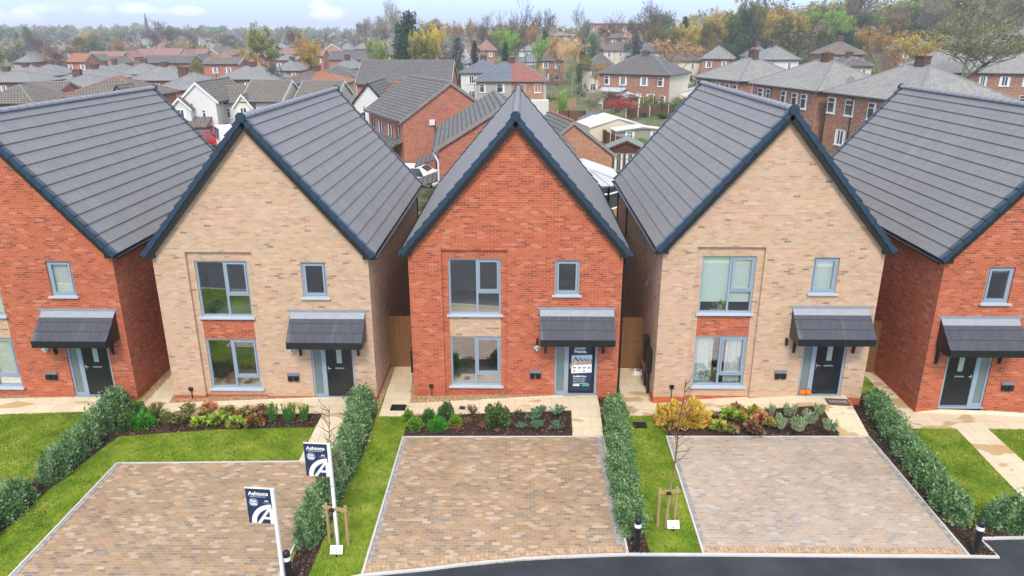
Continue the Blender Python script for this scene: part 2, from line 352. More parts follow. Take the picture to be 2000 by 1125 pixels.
# foliage
L = {}
L['hedge'] = m_leaf('hedge_leaf', [(0,(.04,.09,.03)),(.3,(.11,.23,.085)),(.62,(.23,.39,.16)),(1,(.50,.62,.36))], .4, .3)
L['lime'] = m_leaf('lime_leaf', [(0,(.05,.14,.015)),(.6,(.16,.33,.03)),(1,(.34,.45,.08))], .5, .3)
L['bright'] = m_leaf('bright_green_leaf', [(0,(.02,.13,.01)),(.6,(.06,.30,.025)),(1,(.16,.44,.06))], .5, .3)
L['mid'] = m_leaf('mid_green_leaf', [(0,(.025,.07,.015)),(.6,(.08,.17,.04)),(1,(.20,.30,.09))], .5, .25)
L['box'] = m_leaf('box_leaf', [(0,(.02,.05,.012)),(.6,(.075,.14,.03)),(1,(.20,.26,.09))], .5, .2)
L['rosemary'] = m_leaf('rosemary_needle', [(0,(.02,.09,.015)),(.6,(.07,.22,.03)),(1,(.20,.38,.09))], .5, .2)
L['lavender'] = m_leaf('lavender_leaf', [(0,(.14,.22,.10)),(.6,(.36,.48,.25)),(1,(.60,.68,.42))], .6, .2)
L['greygreen'] = m_leaf('grey_green_leaf', [(0,(.03,.09,.045)),(.6,(.09,.20,.10)),(1,(.22,.35,.21))], .6, .2)
L['spirea'] = m_leaf('golden_leaf', [(0,(.40,.28,.03)),(.4,(.70,.50,.05)),(.8,(.80,.64,.16)),(1,(.78,.42,.16))], .5, .3)
L['heured'] = m_leaf('red_green_leaf', [(0,(.12,.03,.02)),(.3,(.30,.07,.04)),(.5,(.15,.18,.04)),(1,(.24,.32,.06))], .45, .25)
L['heugreen'] = m_leaf('yellow_green_leaf', [(0,(.06,.13,.02)),(.5,(.22,.36,.04)),(.85,(.45,.50,.08)),(1,(.5,.12,.06))], .45, .25)
L['heudark'] = m_leaf('purple_leaf', [(0,(.06,.025,.02)),(.5,(.16,.075,.05)),(1,(.25,.20,.08))], .45, .2)
L['heupink'] = m_leaf('pinkish_leaf', [(0,(.30,.07,.05)),(.6,(.52,.20,.13)),(1,(.42,.33,.10))], .45, .25)
L['wispy'] = m_leaf('olive_wispy_leaf', [(0,(.06,.07,.015)),(.6,(.16,.17,.05)),(1,(.30,.31,.11))], .6, .3)
L['drybrown'] = m_leaf('dry_brown_leaf', [(0,(.12,.05,.02)),(.6,(.34,.15,.06)),(1,(.45,.28,.13))], .7, .3)
for nm in ('lime','bright','mid','box','rosemary','greygreen','heured','heugreen','heudark','heupink','wispy'):
    for e in [n_ for n_ in L[nm].node_tree.nodes if n_.type == 'VALTORGB'][0].color_ramp.elements: e.color = [min(.85, v*1.3) for v in e.color[:3]]+[1]
for nm, st in dict(
    t_orange=[(0,(.18,.09,.03)),(.5,(.34,.19,.06)),(1,(.50,.33,.14))], t_yellow=[(0,(.16,.12,.02)),(.5,(.40,.29,.05)),(1,(.58,.46,.12))],
    t_olive=[(0,(.045,.05,.015)),(.5,(.15,.15,.04)),(1,(.32,.29,.09))], t_green=[(0,(.015,.045,.012)),(.5,(.05,.11,.03)),(1,(.14,.20,.07))],
    t_bright=[(0,(.05,.11,.015)),(.5,(.16,.28,.05)),(1,(.34,.42,.10))], t_dark=[(0,(.008,.022,.012)),(.5,(.024,.055,.03)),(1,(.06,.10,.06))],
    t_conifer=[(0,(.012,.035,.022)),(.5,(.035,.08,.05)),(1,(.09,.15,.10))], t_spruce=[(0,(.03,.045,.04)),(.5,(.07,.10,.085)),(1,(.15,.18,.15))],
    t_grey=[(0,(.10,.09,.06)),(.5,(.20,.18,.13)),(1,(.34,.31,.22))], t_rust=[(0,(.11,.07,.045)),(.5,(.21,.14,.09)),(1,(.34,.24,.16))],
    t_red=[(0,(.22,.015,.015)),(.5,(.48,.035,.03)),(1,(.60,.14,.09))], t_birch=[(0,(.25,.14,.05)),(.5,(.48,.28,.12)),(1,(.60,.43,.24))]).items():
    L[nm] = m_leaf(nm[2:]+'_tree_leaf', [(p, tuple(min(.8, v*1.45) for v in c)) for p, c in st], .6, .35, .6)
M['bark'] = m_plain('bark', (.12,.095,.07), .9, .3, 6)
M['palebark'] = m_plain('pale_bark', (.34,.30,.22), .9, .3, 6)
M['greenbark'] = m_plain('lichen_green_bark', (.19,.19,.12), .9, .3, 6)
M['twig'] = m_plain('reddish_twig', (.16,.09,.07), .9, .2, 6)
# ------------------------------------------------------------------ the five new houses
W, DP, EH, APX = 6.9, 11.3, 5.15, 9.21
SL = 1.177; EX, EZ, RZ = -.22, 5.06, 9.38
def wall_grid(mb, xs, zs, y, holes, k=0):
    for x0, x1 in zip(xs, xs[1:]):
        for z0, z1 in zip(zs, zs[1:]):
            cx, cz = (x0+x1)/2, (z0+z1)/2
            if any(a < cx < b and c < cz < d for a, b, c, d in holes): continue
            mb.face([(x0,y,z0),(x1,y,z0),(x1,y,z1),(x0,y,z1)], k)
def reveal(mb, h, y, d, sides='lrtb'):
    a, b, c, e = h
    if 'l' in sides: mb.face([(a,y,c),(a,y+d,c),(a,y+d,e),(a,y,e)])
    if 'r' in sides: mb.face([(b,y,c),(b,y,e),(b,y+d,e),(b,y+d,c)])
    if 't' in sides: mb.face([(a,y,e),(a,y+d,e),(b,y+d,e),(b,y,e)])
    if 'b' in sides: mb.face([(a,y,c),(b,y,c),(b,y+d,c),(a,y+d,c)])
def lites(mb, pane, x0, x1, z0, z1, y, kind, fw=.062):
    # outer frame and the bars for each kind of window; opening sashes carry a second, prouder frame
    d0, d1 = y, y+.07
    def ring(a, b, c, e, w, q0, q1):
        mb.box(a, a+w, q0, q1, c, e); mb.box(b-w, b, q0, q1, c, e); mb.box(a+w, b-w, q0, q1, c, c+w); mb.box(a+w, b-w, q0, q1, e-w, e)
    ring(x0, x1, z0, z1, fw, d0, d1)
    a, b, c, e = x0+fw, x1-fw, z0+fw, z1-fw
    if kind == 'small': ring(a+.012, b-.012, c+.012, e-.012, .055, d0-.018, d0+.03)
    else:
        mx = a+(b-a)*(.55 if kind == 'upper' else .50); tz = c+(e-c)*(.39 if kind == 'upper' else .21); w = .032
        mb.box(mx-w, mx+w, d0+.002, d1, c, e); mb.box(mx+w, b, d0+.002, d1, tz-w, tz+w)
        ring(mx+w+.01, b-.01, tz+w+.01, e-.01, .05, d0-.018, d0+.03)
    pane.face([(a-.01,d0+.045,c-.01),(b+.01,d0+.045,c-.01),(b+.01,d0+.045,e+.01),(a-.01,d0+.045,e+.01)])
def window(parent, x0, x1, z0, z1, y, kind, dress=None):
    f = MB(); p = MB(); lites(f, p, x0, x1, z0, z1, y, kind); w = f.build('window', M['frame'], parent)
    p.build('pane', M['glass'], w)
    MB().box(x0-.08, x1+.08, y-.155, y+.06, z0-.045, z0+.01).build('sill', M['sill'], w)
    if dress == 'blind':
        b = MB(); e = z1-.06; s = z0+(z1-z0)*(.20 if kind == 'upper' else .12); b.box(x0+.07, x1-.07, y+.10, y+.105, s, e); b.box(x0+.07, x1-.07, y+.095, y+.115, s-.03, s); b.build('roller_blind', M['blind'], w)
    if dress == 'slats':
        b = MB(); z = z0+.08
        while z < z1-.07: b.hexa([(x0+.07,y+.08,z),(x1-.07,y+.08,z),(x1-.07,y+.11,z+.008),(x0+.07,y+.11,z+.008),(x0+.07,y+.08,z+.004),(x1-.07,y+.08,z+.004),(x1-.07,y+.11,z+.036),(x0+.07,y+.11,z+.036)]); z += .048
        b.box(x0+.06, x1-.06, y+.125, y+.13, z0+.06, z1-.06); b.build('venetian_blind', M['whitepaint'], w)
    if dress == 'voile':
        b = MB(); n = 60; q = [(x0+.07+(x1-x0-.14)*i/n, y+.14+.025*math.sin(i*1.3)+.012*math.sin(i*3.1)) for i in range(n+1)]
        for i, (s, t) in enumerate(zip(q, q[1:])):
            if .36 < i/n < .62 : continue
            b.face([(s[0],s[1],z0+.08),(t[0],t[1],z0+.08),(t[0],t[1],z1-.07),(s[0],s[1],z1-.07)])
        b.build('curtain', M['voile'], w)
    return w
def new_house(kind, loc, label, mirror=False, dress=(None,None,None), pl=.03, banner=False, lantern='glass'):
    global MIR
    MIR = W if mirror else None
    brick, other = (M['red'], M['buff']) if kind == 'red' else (M['buff'], M['red'])
    root = empty('new_house', loc, label=label, category='house', group='new gabled houses in a row')
    gb = G-loc[2]-.1                                           # wall foot, just under the ground
    UW = (1.272, 2.971, 2.85, 4.784); LW = (1.272, 2.971, .248, 2.07); SW = (4.724, 5.526, 3.588, 4.777); DR = (4.776, 6.204, 0., 2.12); BAY = (1.07, 3.19, gb, 5.10)
    # walls: gable front with recessed window bay, sides and back
    w = MB(); zs = [pl, 2.12, 3.588, 4.777, 5.10, EH]; xs = [0, 1.07, 3.19, 4.724, 4.776, 5.526, 6.204, W]
    wall_grid(w, xs, zs, 0., [BAY, SW, DR])
    w.face([(0,0,EH),(W,0,EH),(W/2,0,APX)])
    reveal(w, (1.07,3.19,pl,5.10), 0, .1, 'lrt'); reveal(w, SW, 0, .09); reveal(w, (DR[0],DR[1],pl,DR[3]), 0, .12, 'lrt')
    wall_grid(w, [1.07,1.272,2.971,3.19], [pl,.248,2.07,2.85,4.784,5.10], .1, [UW, LW, (1.272,2.971,2.07,2.85)])
    reveal(w, UW, .1, .08, 'lrt'); reveal(w, LW, .1, .08, 'lrb')
    w.face([(W,0,pl),(W,DP,pl),(W,DP,EH),(W,0,EH)]); w.face([(0,DP,pl),(0,0,pl),(0,0,EH),(0,DP,EH)])
    w.face([(W,DP,pl),(0,DP,pl),(0,DP,EH),(W,DP,EH)]); w.face([(W,DP,EH),(0,DP,EH),(W/2,DP,APX)])
    wall = w.build('wall', brick, root)
    w = MB(); xs = [0,1.07,3.19,4.776,6.204,W]; wall_grid(w, xs, [gb, pl], 0., [(1.07,3.19,gb,pl),(4.776,6.204,gb,pl)]); wall_grid(w, [1.07,3.19], [gb,pl], .1, [])
    reveal(w, (1.07,3.19,gb,pl), 0, .1, 'lr'); w.face([(W,0,gb),(W,DP,gb),(W,DP,pl),(W,0,pl)]); w.face([(0,DP,gb),(0,0,gb),(0,0,pl),(0,DP,pl)]); w.face([(W,DP,gb),(0,DP,gb),(0,DP,pl),(W,DP,pl)])
    w.build('plinth', M['plinth'], root)
    w = MB(); w.face([(1.272,.112,2.07),(2.971,.112,2.07),(2.971,.112,2.85),(1.272,.112,2.85)]); w.build('spandrel_panel', other, root)
    f = MB(); f.box(.25, W-.25, .6, DP-.25, 2.45, 2.6); f.box(.25, W-.25, 3.2, 3.3, 0, 5.0); f.box(.25, W-.25, .4, DP-.25, 5.0, 5.06); f.box(.25, W-.25, .25, DP-.25, -.02, .03); f.box(3.6, 3.7, .3, 3.1, .05, 5.0); f.build('inner_floor', M['interior'], root)
    window(root, *UW, .15, 'upper', dress[0]); window(root, *LW, .15, 'lower', dress[1]); window(root, *SW, .06, 'small', dress[2])
    MB().box(1.75, 1.98, .096, .11, pl-.1, pl-.03).build('air_brick', M['airbrick'], root); MB().box(3.5, 3.73, -.004, .02, pl-.1, pl-.03).build('air_brick', M['airbrick'], root)
    # roof: fourteen overlapping tile courses a side
    y0, y1 = -.13, DP+.13; NC = 14; run = W/2-EX; ln = run*math.hypot(1, SL); ux, uz = 1/math.hypot(1,SL), SL/math.hypot(1,SL); nx, nz = -uz, ux
    def pt(sd, s, o, y):
        x = EX+ux*s+nx*o; z = EZ+uz*s+nz*o
        return (x if sd < 0 else W-x, y, z)
    for sd in (-1, 1):
        r = MB()
        for i in range(NC):
            s0, s1 = i*ln/NC, (i+1)*ln/NC+.015
            q = [pt(sd,s0,-.012,y0),pt(sd,s1,-.05,y0),pt(sd,s1,-.05,y1),pt(sd,s0,-.012,y1),pt(sd,s0,0,y0),pt(sd,s1,-.038,y0),pt(sd,s1,-.038,y1),pt(sd,s0,0,y1)]
            r.hexa(q)
        rf = r.build('roof', M['tile'], root)
        r = MB(); r.hexa([pt(sd,.03,-.11,y0+.02),pt(sd,ln,-.11,y0+.02),pt(sd,ln,-.11,y1-.02),pt(sd,.03,-.11,y1-.02),pt(sd,.03,-.056,y0+.02),pt(sd,ln,-.056,y0+.02),pt(sd,ln,-.056,y1-.02),pt(sd,.03,-.056,y1-.02)])
        r.build('roof_deck', M['black'], rf)
        # stepped dry-verge caps, one per course, front and back
        for ya, yb, yc in ((-.22,-.12,.0), (DP+.22,DP+.12,DP)):
            v = MB()
            for i in range(NC):
                s0, s1 = i*ln/NC-.02, (i+1)*ln/NC; e = .034
                lo, hi = -.108, .018
                v.hexa([pt(sd,s0,lo-e,ya),pt(sd,s1,lo,ya+(.012 if ya<0 else -.012)),pt(sd,s1,lo,yb),pt(sd,s0,lo-e,yb),pt(sd,s0,hi+e,ya),pt(sd,s1,hi-.012,ya+(.012 if ya<0 else -.012)),pt(sd,s1,hi-.012,yb),pt(sd,s0,hi+e,yb)])
                v.hexa([pt(sd,s0,hi-.02,yb),pt(sd,s1,hi-.04,yb),pt(sd,s1,hi-.04,yc-.03 if ya<0 else yc+.03),pt(sd,s0,hi-.02,yc-.03 if ya<0 else yc+.03),pt(sd,s0,hi+e-.002,yb),pt(sd,s1,hi-.014,yb),pt(sd,s1,hi-.014,yc-.03 if ya<0 else yc+.03),pt(sd,s0,hi+e-.002,yc-.03 if ya<0 else yc+.03)])
            v.build('verge_cap', M['navy'], rf)
            b = MB(); yy = sorted([ya+(.04 if ya<0 else -.04), yc+(-.001 if ya<0 else .001)])
            b.hexa([pt(sd,.1,-.27,yy[0]),pt(sd,ln,-.27,yy[0]),pt(sd,ln,-.27,yy[1]),pt(sd,.1,-.27,yy[1]),pt(sd,.1,-.115,yy[0]),pt(sd,ln,-.115,yy[0]),pt(sd,ln,-.115,yy[1]),pt(sd,.1,-.115,yy[1])])
            S = (lambda x: x) if sd < 0 else (lambda x: W-x)
            b.prism([(S(x), z) for x, z in ((-.2,4.93),(.13,4.93),(.13,EZ+.35*SL-.20),(-.2,EZ-.12))], yy[0]-.012 if ya<0 else yy[0], yy[1] if ya<0 else yy[1]+.012)
            b.build('bargeboard', M['black'], root)
        g = MB(); S = (lambda x: x) if sd < 0 else (lambda x: W-x)
        gy0, gy1 = -.16, DP+.16; gx = -.275
        for i in range(6):
            a0, a1 = math.pi+math.pi*i/6, math.pi+math.pi*(i+1)/6
            g.face([(S(gx+.06*math.cos(a0)),gy0,4.985+.06*math.sin(a0)),(S(gx+.06*math.cos(a1)),gy0,4.985+.06*math.sin(a1)),(S(gx+.06*math.cos(a1)),gy1,4.985+.06*math.sin(a1)),(S(gx+.06*math.cos(a0)),gy1,4.985+.06*math.sin(a0))])
        for yy in (gy0, gy1): g.face([(S(gx+.06*math.cos(math.pi+math.pi*i/6)),yy,4.985+.06*math.sin(math.pi+math.pi*i/6)) for i in range(7)])
        g.build('gutter', M['black'], root)
        xs = sorted([S(-.20), S(-.003)]); b = MB(); b.box(xs[0], xs[1], .002, DP-.002, 4.89, 4.93); xs = sorted([S(-.21), S(-.19)]); b.box(xs[0], xs[1], -.09, DP+.09, 4.86, 5.03); b.build('fascia', M['black'], root)
    rt = MB(); n = 9; y = y0-.02; L0 = (y1-y0+.04)/26
    for i in range(26):
        ra, rb = .128, .118
        for j in range(n):
            a0, a1 = R(-12)+R(204)*j/n, R(-12)+R(204)*(j+1)/n
            q = lambda a, rr, yy, : (W/2+rr*math.cos(a), yy, RZ-.065+rr*.9*math.sin(a))
            rt.face([q(a0,ra,y),q(a0,rb,y+L0),q(a1,rb,y+L0),q(a1,ra,y)])
        y += L0
    rt.build('ridge_tiles', M['ridge'], root, smooth=True)
    for yy in (-.25, DP+.21):
        c = MB(); c.prism([(W/2+.165*math.cos(R(22.5+45*i)), RZ-.075+.165*math.sin(R(22.5+45*i))) for i in range(8)], yy, yy+.05)
        c.prism([(W/2+.13*math.cos(R(22.5+45*i)), RZ-.07+.13*math.sin(R(22.5+45*i))) for i in range(8)], yy-.02, yy); c.build('ridge_end_cap', M['navy'], root)
    # canopy over the door
    c = empty('door_canopy', (0,0,0)); c.parent = root
    x0, x1, zt, zb, yf = 4.25, 6.69, 3.05, 2.32, -.80
    for i, (u0, u1) in enumerate(((0,.34),(.34,.70),(.70,1.))):
        pass
    t = MB(); rows = [(1.02,.68),(.70,.36),(.38,.02)]
    for i, (ua, ub) in enumerate(rows):
        ya, yb = yf*ua, yf*ub; za, zb_ = zt+(zb-zt)*ua, zt+(zb-zt)*ub; nt = 8; off = .15*(i % 2)
        cuts = [x0]+[x0+off+.31*j for j in range(0 if off else 1, 9) if x0+.03 < x0+off+.31*j < x1-.03]+[x1]
        for p, q in zip(cuts, cuts[1:]):
            g_ = .003
            t.hexa([(p+g_,ya,za+.03),(q-g_,ya,za+.03),(q-g_,yb,zb_+.0),(p+g_,yb,zb_+.0),(p+g_,ya,za+.052),(q-g_,ya,za+.052),(q-g_,yb,zb_+.022),(p+g_,yb,zb_+.022)])
    t.build('roof_tiles', M['canopytile'], c)
    t = MB(); t.hexa([(x0+.01,yf*1.0,zb-.06),(x1-.01,yf*1.0,zb-.06),(x1-.01,-.002,zt-.09),(x0+.01,-.002,zt-.09),(x0+.01,yf,zb+.02),(x1-.01,yf,zb+.02),(x1-.01,-.002,zt+.01),(x0+.01,-.002,zt+.01)]); t.build('canopy_deck', M['black'], c)
    t = MB(); u = .36; t.hexa([(x0+.01,yf*u,zt+(zb-zt)*u+.028),(x1-.01,yf*u,zt+(zb-zt)*u+.028),(x1-.01,-.006,zt+.03),(x0+.01,-.006,zt+.03),(x0+.01,yf*u,zt+(zb-zt)*u+.036),(x1-.01,yf*u,zt+(zb-zt)*u+.036),(x1-.01,-.006,zt+.04),(x0+.01,-.006,zt+.04)])
    t.hexa([(x0+.0,-.02,zt+.03),(x1,-.02,zt+.03),(x1+.0,-.001,zt+.03),(x0,-.001,zt+.03),(x0-.14,-.03,zt+.12),(x1+.14,-.03,zt+.12),(x1+.14,-.001,zt+.12),(x0-.14,-.001,zt+.12)]); t.build('lead_flashing', M['lead'], c)
    t = MB(); t.box(x0+.02, x1-.02, yf-.03, yf+.0, zb-.20, zb+.025); t.box(x0+.02, x1-.02, yf, -.002, zb-.20, zb-.18)
    for xx in (x0+.012, x1-.032): t.prism([(yf,zb-.2),(-.002,zb-.2),(-.002,zt-.02),(yf,zb+.03)], xx, xx+.02, 'x')
    t.build('canopy_fascia', M['black'], c)
    for xb in (4.42, 6.34) if not mirror else (4.55, 6.55):
        b = MB(); b.box(xb, xb+.07, -.075, -.001, 1.55, 2.12); b.box(xb, xb+.07, -.62, -.075, 2.04, 2.12)
        arc = [(-.06-.0-.5*(1-math.cos(a)), 1.62+.44*math.sin(a)) for a in [math.pi/2*i/6 for i in range(7)]]
        for (ya, za), (yb, zb_) in zip(arc, arc[1:]): b.hexa([(xb+.01,ya,za),(xb+.06,ya,za),(xb+.06,yb,zb_),(xb+.01,yb,zb_),(xb+.01,ya-.05,za+.03),(xb+.06,ya-.05,za+.03),(xb+.06,yb-.03,zb_+.05),(xb+.01,yb-.03,zb_+.05)])
        b.build('bracket', M['black'], c)
    # door: grey frame with sidelight, black leaf
    d = empty('front_door', (0,0,0)); d.parent = root; yd = .075; fr = MB()
    for a, b in ((4.776,4.84),(5.10,5.245),(6.13,6.204)): fr.box(a, b, yd-.03, yd+.05, .0, 2.12)
    fr.box(4.84, 5.10, yd-.03, yd+.05, .0, .10); fr.box(4.84, 5.10, yd-.03, yd+.05, 2.05, 2.12); fr.box(5.245, 6.13, yd-.03, yd+.05, 2.06, 2.12); fr.box(4.76, 6.22, -.04, yd+.05, -.06, -.001)
    fr.build('door_frame', M['frame'], d); MB().box(4.84, 5.10, yd, yd+.01, .10, 2.05).build('sidelight', M['sidelight'], d)
    lf = MB(); gx0, gx1, gz0, gz1 = 5.60, 5.78, 1.22, 1.95
    lf.box(5.25, gx0, yd, yd+.045, .02, 2.055); lf.box(gx1, 6.125, yd, yd+.045, .02, 2.055); lf.box(gx0, gx1, yd, yd+.045, .02, gz0); lf.box(gx0, gx1, yd, yd+.045, gz1, 2.055)
    lf.box(5.25, 6.125, yd+.045, yd+.06, .02, 2.055)
    for a, b, cc, e in ((5.36,6.02,.18,.95),(5.36,5.54,1.15,1.9),(5.84,6.02,1.15,1.9)):
        for q in ((a,b,cc,cc+.012),(a,b,e-.012,e),(a,a+.012,cc+.012,e-.012),(b-.012,b,cc+.012,e-.012)): lf.box(q[0],q[1],yd-.006,yd-.0005,q[2],q[3])
    leaf = lf.build('door_leaf', M['door'], d)
    MB().box(gx0, gx1, yd+.012, yd+.02, gz0, gz1).build('glass_panel', M['frost'], leaf)
    MB().box(5.54, 5.84, yd-.014, yd-.0005, 1.02, 1.07).build('letter_slot', M['leadgrey'], leaf)
    h = MB(); h.box(5.29, 5.32, yd-.01, yd-.0005, .93, 1.13); h.tube((5.305,yd-.01,1.06),(5.305,yd-.05,1.06),.01); h.tube((5.295,yd-.05,1.06),(5.42,yd-.05,1.06),.011); h.build('handle', M['chrome'], leaf)
    if banner:
        b = MB(); b.box(5.345, 6.03, yd-.022, yd-.016, .10, 2.05); bn = b.build('door_poster', BANNER['navy'], d); poster(bn, 5.345, 6.03, yd-.0225, .10, 2.05)
    # fittings on the front wall
    if lantern:
        l = MB(); lx, lz = 4.18, 1.90
        l.box(lx-.035, lx+.035, -.05, -.001, lz, lz+.16); l.tube((lx,-.04,lz+.1),(lx,-.12,lz+.14),.014); l.tube((lx,-.12,lz+.15),(lx,-.12,lz-.02),.03,.045,8)
        lo = l.build('wall_lantern', M['black'], root)
        if lantern == 'glass':
            l = MB(); l.prism([(lx-.12,lz-.13),(lx,lz-.25),(lx+.12,lz-.13),(lx,lz-.02)], -.15, -.09); l.build('glass_lamp', M['frost'], lo)
            l = MB(); l.prism([(lx+.0,lz-.16),(lx+.03,lz-.19),(lx+.08,lz-.13),(lx+.04,lz-.09)], -.156, -.151); l.build('green_sticker', L['bright'], lo)
        else: MB().box(lx-.03, lx+.03, -.10, -.05, lz-.08, lz+.02).build('lamp_body', M['black'], lo)
    l = MB(); l.box(3.93, 4.33, -.05, -.001, .80, .90); bo = l.build('socket_cover', M['leadgrey'], root); l = MB(); l.box(3.95, 4.11, -.09, -.003, .62, .795); l.build('socket_box', M['black'], bo); MB().box(4.15, 4.31, -.09, -.003, .62, .795).build('socket_box', M['black'], bo)
    l = MB(); l.box(.52, .66, -.06, -.001, .22, .34); l.tube((.60,-.03,.22),(.60,-.03,gb),.014); l.build('outdoor_tap', M['black'], root)
    # rainwater pipes on the flanks and the boxes on the left flank
    for yy in ((.14, DP-.6) if banner else (DP-.6,)): MB().path([(W+.26,yy,4.93),(W+.07,yy,4.6),(W+.07,yy,gb)], .034, 8).build('downpipe', M['black'], root)
    for yy in (DP-.4, DP-3.4): MB().path([(-.26,yy,4.93),(-.06,yy,4.6),(-.06,yy,gb)], .034, 8).build('downpipe', M['black'], root)
    for ya, za, zb_ in ((1.15,.62,1.5),(.55,.5,1.3)):
        b = MB(); b.box(-.17, -.001, ya, ya+.45, za, zb_); b.tube((-.06,ya+.2,za),(-.06,ya+.2,gb),.04); b.build('meter_box', M['black'], root)
    for q in ((-.09,-.001,3.2,3.5,4.1,4.4),(-.07,-.001,2.0,2.12,3.3,3.5),(-.07,-.001,2.3,2.42,3.0,3.2)): MB().box(*q).build('vent_cover', M['lead'], root)
    MIR = None
    return root
# the printed poster on the middle door
def flatm(nm, c): return m_plain(nm, c, .45, .02, 3)
BANNER = dict(navy=flatm('navy_print',(.022,.04,.085)), white=flatm('white_print',(.8,.8,.8)), sky=flatm('pale_sky_print',(.50,.60,.72)), wallp=flatm('buff_print',(.52,.42,.33)),
    roofp=flatm('dark_blue_print',(.07,.10,.17)), road=flatm('blue_print',(.10,.19,.42)), teal=flatm('teal_print',(.45,.68,.66)), green=flatm('green_print',(.10,.36,.26)), brown=flatm('rust_print',(.26,.14,.10)))
def poster(parent, x0, x1, y, z0, z1):
    w = x1-x0; h = z1-z0; X = lambda u: x0+u*w; Z = lambda v: z1-v*h
    F_ = lambda v: v if v > .8 else .308+(v-.24)/.385*.352
    def quad(nm, pts, mat, lift): pts = [(min(max(u,0),1), F_(v)) for u, v in pts]; MB().face([(X(u), y-lift, Z(v)) for u, v in pts]).build(nm, BANNER[mat], parent)
    lettering('lettering', 'Sweet', .150, BANNER['teal'], parent, (X(.12), y-.001, Z(.208)), bold=.004, shear=.3)
    lettering('lettering', 'Home.', .155, BANNER['white'], parent, (X(.12), y-.001, Z(.272)), bold=.006)
    quad('picture', [(.0,.255),(1,.24),(1,.60),(0,.625)], 'sky', .001)
    quad('picture', [(.0,.42),(1,.355),(1,.50),(0,.525)], 'road', .0015)
    for i, (u, s) in enumerate(((.02,1.35),(.30,1.0),(.52,.8),(.70,.62),(.85,.5))):
        a = .25*s; t = .345; b_ = t+.13*s*.8
        quad('picture', [(u-.02,t+.05*s),(u+a/2,t-.05*s+.0),(u+a+.05,t+.03*s)], 'roofp', .002)
        quad('picture', [(u,b_+.05),(u,t+.055*s),(u+a/2,t-.02*s),(u+a,t+.055*s),(u+a,b_+.04)], 'wallp', .0025)
        quad('picture', [(u+a*.3,b_+.03),(u+a*.3,b_-.01),(u+a*.6,b_-.01),(u+a*.6,b_+.03)], 'brown', .003)
    quad('picture', [(0,.455),(1,.43),(1,.605),(0,.625)], 'white', .0035)
    for k in range(4):
        u = .08+.24*k; quad('picture', [(u,.50),(u+.15,.495),(u+.15,.52),(u,.525)], 'roofp', .004); quad('picture', [(u+.02,.565),(u+.12,.56),(u+.12,.59),(u+.02,.595)], 'sky' if k % 2 else 'brown', .004)
    for i, (s, b) in enumerate((('Available Now.',.003),('Reserve Your',.0),('Stunning New',.0),('Home Today.',.0))):
        lettering('lettering', s, .074, BANNER['white' if i == 0 else 'teal'], parent, (X(.10), y-.001, Z(.728+.034*i)), bold=b)
    quad('rule', [(.10,.852),(.85,.852),(.85,.858),(.10,.858)], 'white', .001)
    quad('emblem', [(.10,.875),(.42,.87),(.42,.905),(.10,.90)], 'white', .001); quad('emblem', [(.54,.875),(.90,.865),(.90,.905),(.54,.905)], 'green', .001)
H1 = new_house('red', (-16.28,-.35,0), 'red brick new house with slatted blinds, at the left edge', dress=('slats','slats','slats'))
H2 = new_house('buff', (-8.12,-.295,-.02), 'buff brick new house with bare windows, directly left of the middle red house')
H3 = new_house('red', (0,0,0), 'red brick new house in the middle with a Sweet Home poster on its door', banner=True)
H4 = new_house('buff', (8.07,-.416,.25), 'buff brick new house with pale blinds, and pumpkins by its door', dress=('blind','voile','blind'), pl=-.10, lantern='plain')
H5 = new_house('red', (16.58,-.9,.12), 'red brick new house at the right edge, its door left of its canopy window', mirror=True, pl=-.05, dress=(None,None,None), lantern=None)
# ------------------------------------------------------------------ the ground in front
def slab(name, pts, mat, dz=0., kind='structure', skirt=.12, **t):
    q = [Vector(p) if not isinstance(p, Vector) else p.copy() for p in pts]
    for v in q: v.z += dz
    a = sum(q[i].x*q[(i+1)%len(q)].y-q[(i+1)%len(q)].x*q[i].y for i in range(len(q)))
    if a < 0: q.reverse()
    mb = MB(); mb.face(q)
    for i in range(len(q)): j = (i+1) % len(q); mb.face([q[i]-Vector((0,0,skirt)), q[j]-Vector((0,0,skirt)), q[j], q[i]])
    if kind: t['kind'] = kind
    FOOT.append([(v.x, v.y) for v in q]) if name != 'lawn' else None
    return mb.build(name, mat, None, **t)
FOOT = []
def strip(name, line, w, h, mat, **t):                          # a kerb: thin raised strip along a polyline
    mb = MB(); n = len(line); off = []
    for i in range(n):
        a = Vector(line[max(i-1,0)]); b = Vector(line[min(i+1,n-1)]); d = (b-a).normalized(); off.append(Vector((-d.y, d.x, 0))*w/2)
    for i in range(n-1):
        p, q = Vector(line[i]), Vector(line[i+1]); u, v = off[i], off[i+1]; D_ = Vector((0,0,.15)); H_ = Vector((0,0,h))
        mb.hexa([p-u-D_, q-v-D_, q+v-D_, p+u-D_, p-u+H_, q-v+H_, q+v+H_, p+u+H_])
    return mb.build(name, mat, None, kind='structure', **t)
Wd = lambda x, y, z=G: Vector((x, y, z))
KERB = [Wd(-60,-16), Wd(-26,-12.9), Wd(-16,-11.9), Wd(-10,-11.1), Wd(-5,-10.2), Wd(-2,-9.5)]+[P(*q) for q in ((707,1123),(770,1117),(833,1111),(895,1103),(956,1097),(1018,1091),(1079,1087.5),(1150,1084.5),(1226,1082),(1372,1082.5),(1500,1083.5),(1700,1085),(1893,1086),(1950,1087))]+[P(1931,1068), P(1914,1051)]+[P(2000,1049), Wd(19,-7.35), Wd(45,-7.4)]
slab('lawn', [Wd(-61,2.4), *[k-Vector((0,0,0)) for k in KERB], Wd(45,2.4)], M['lawn'], -.012)
rd = [k for k in KERB]
mb = MB()
X0 = -99
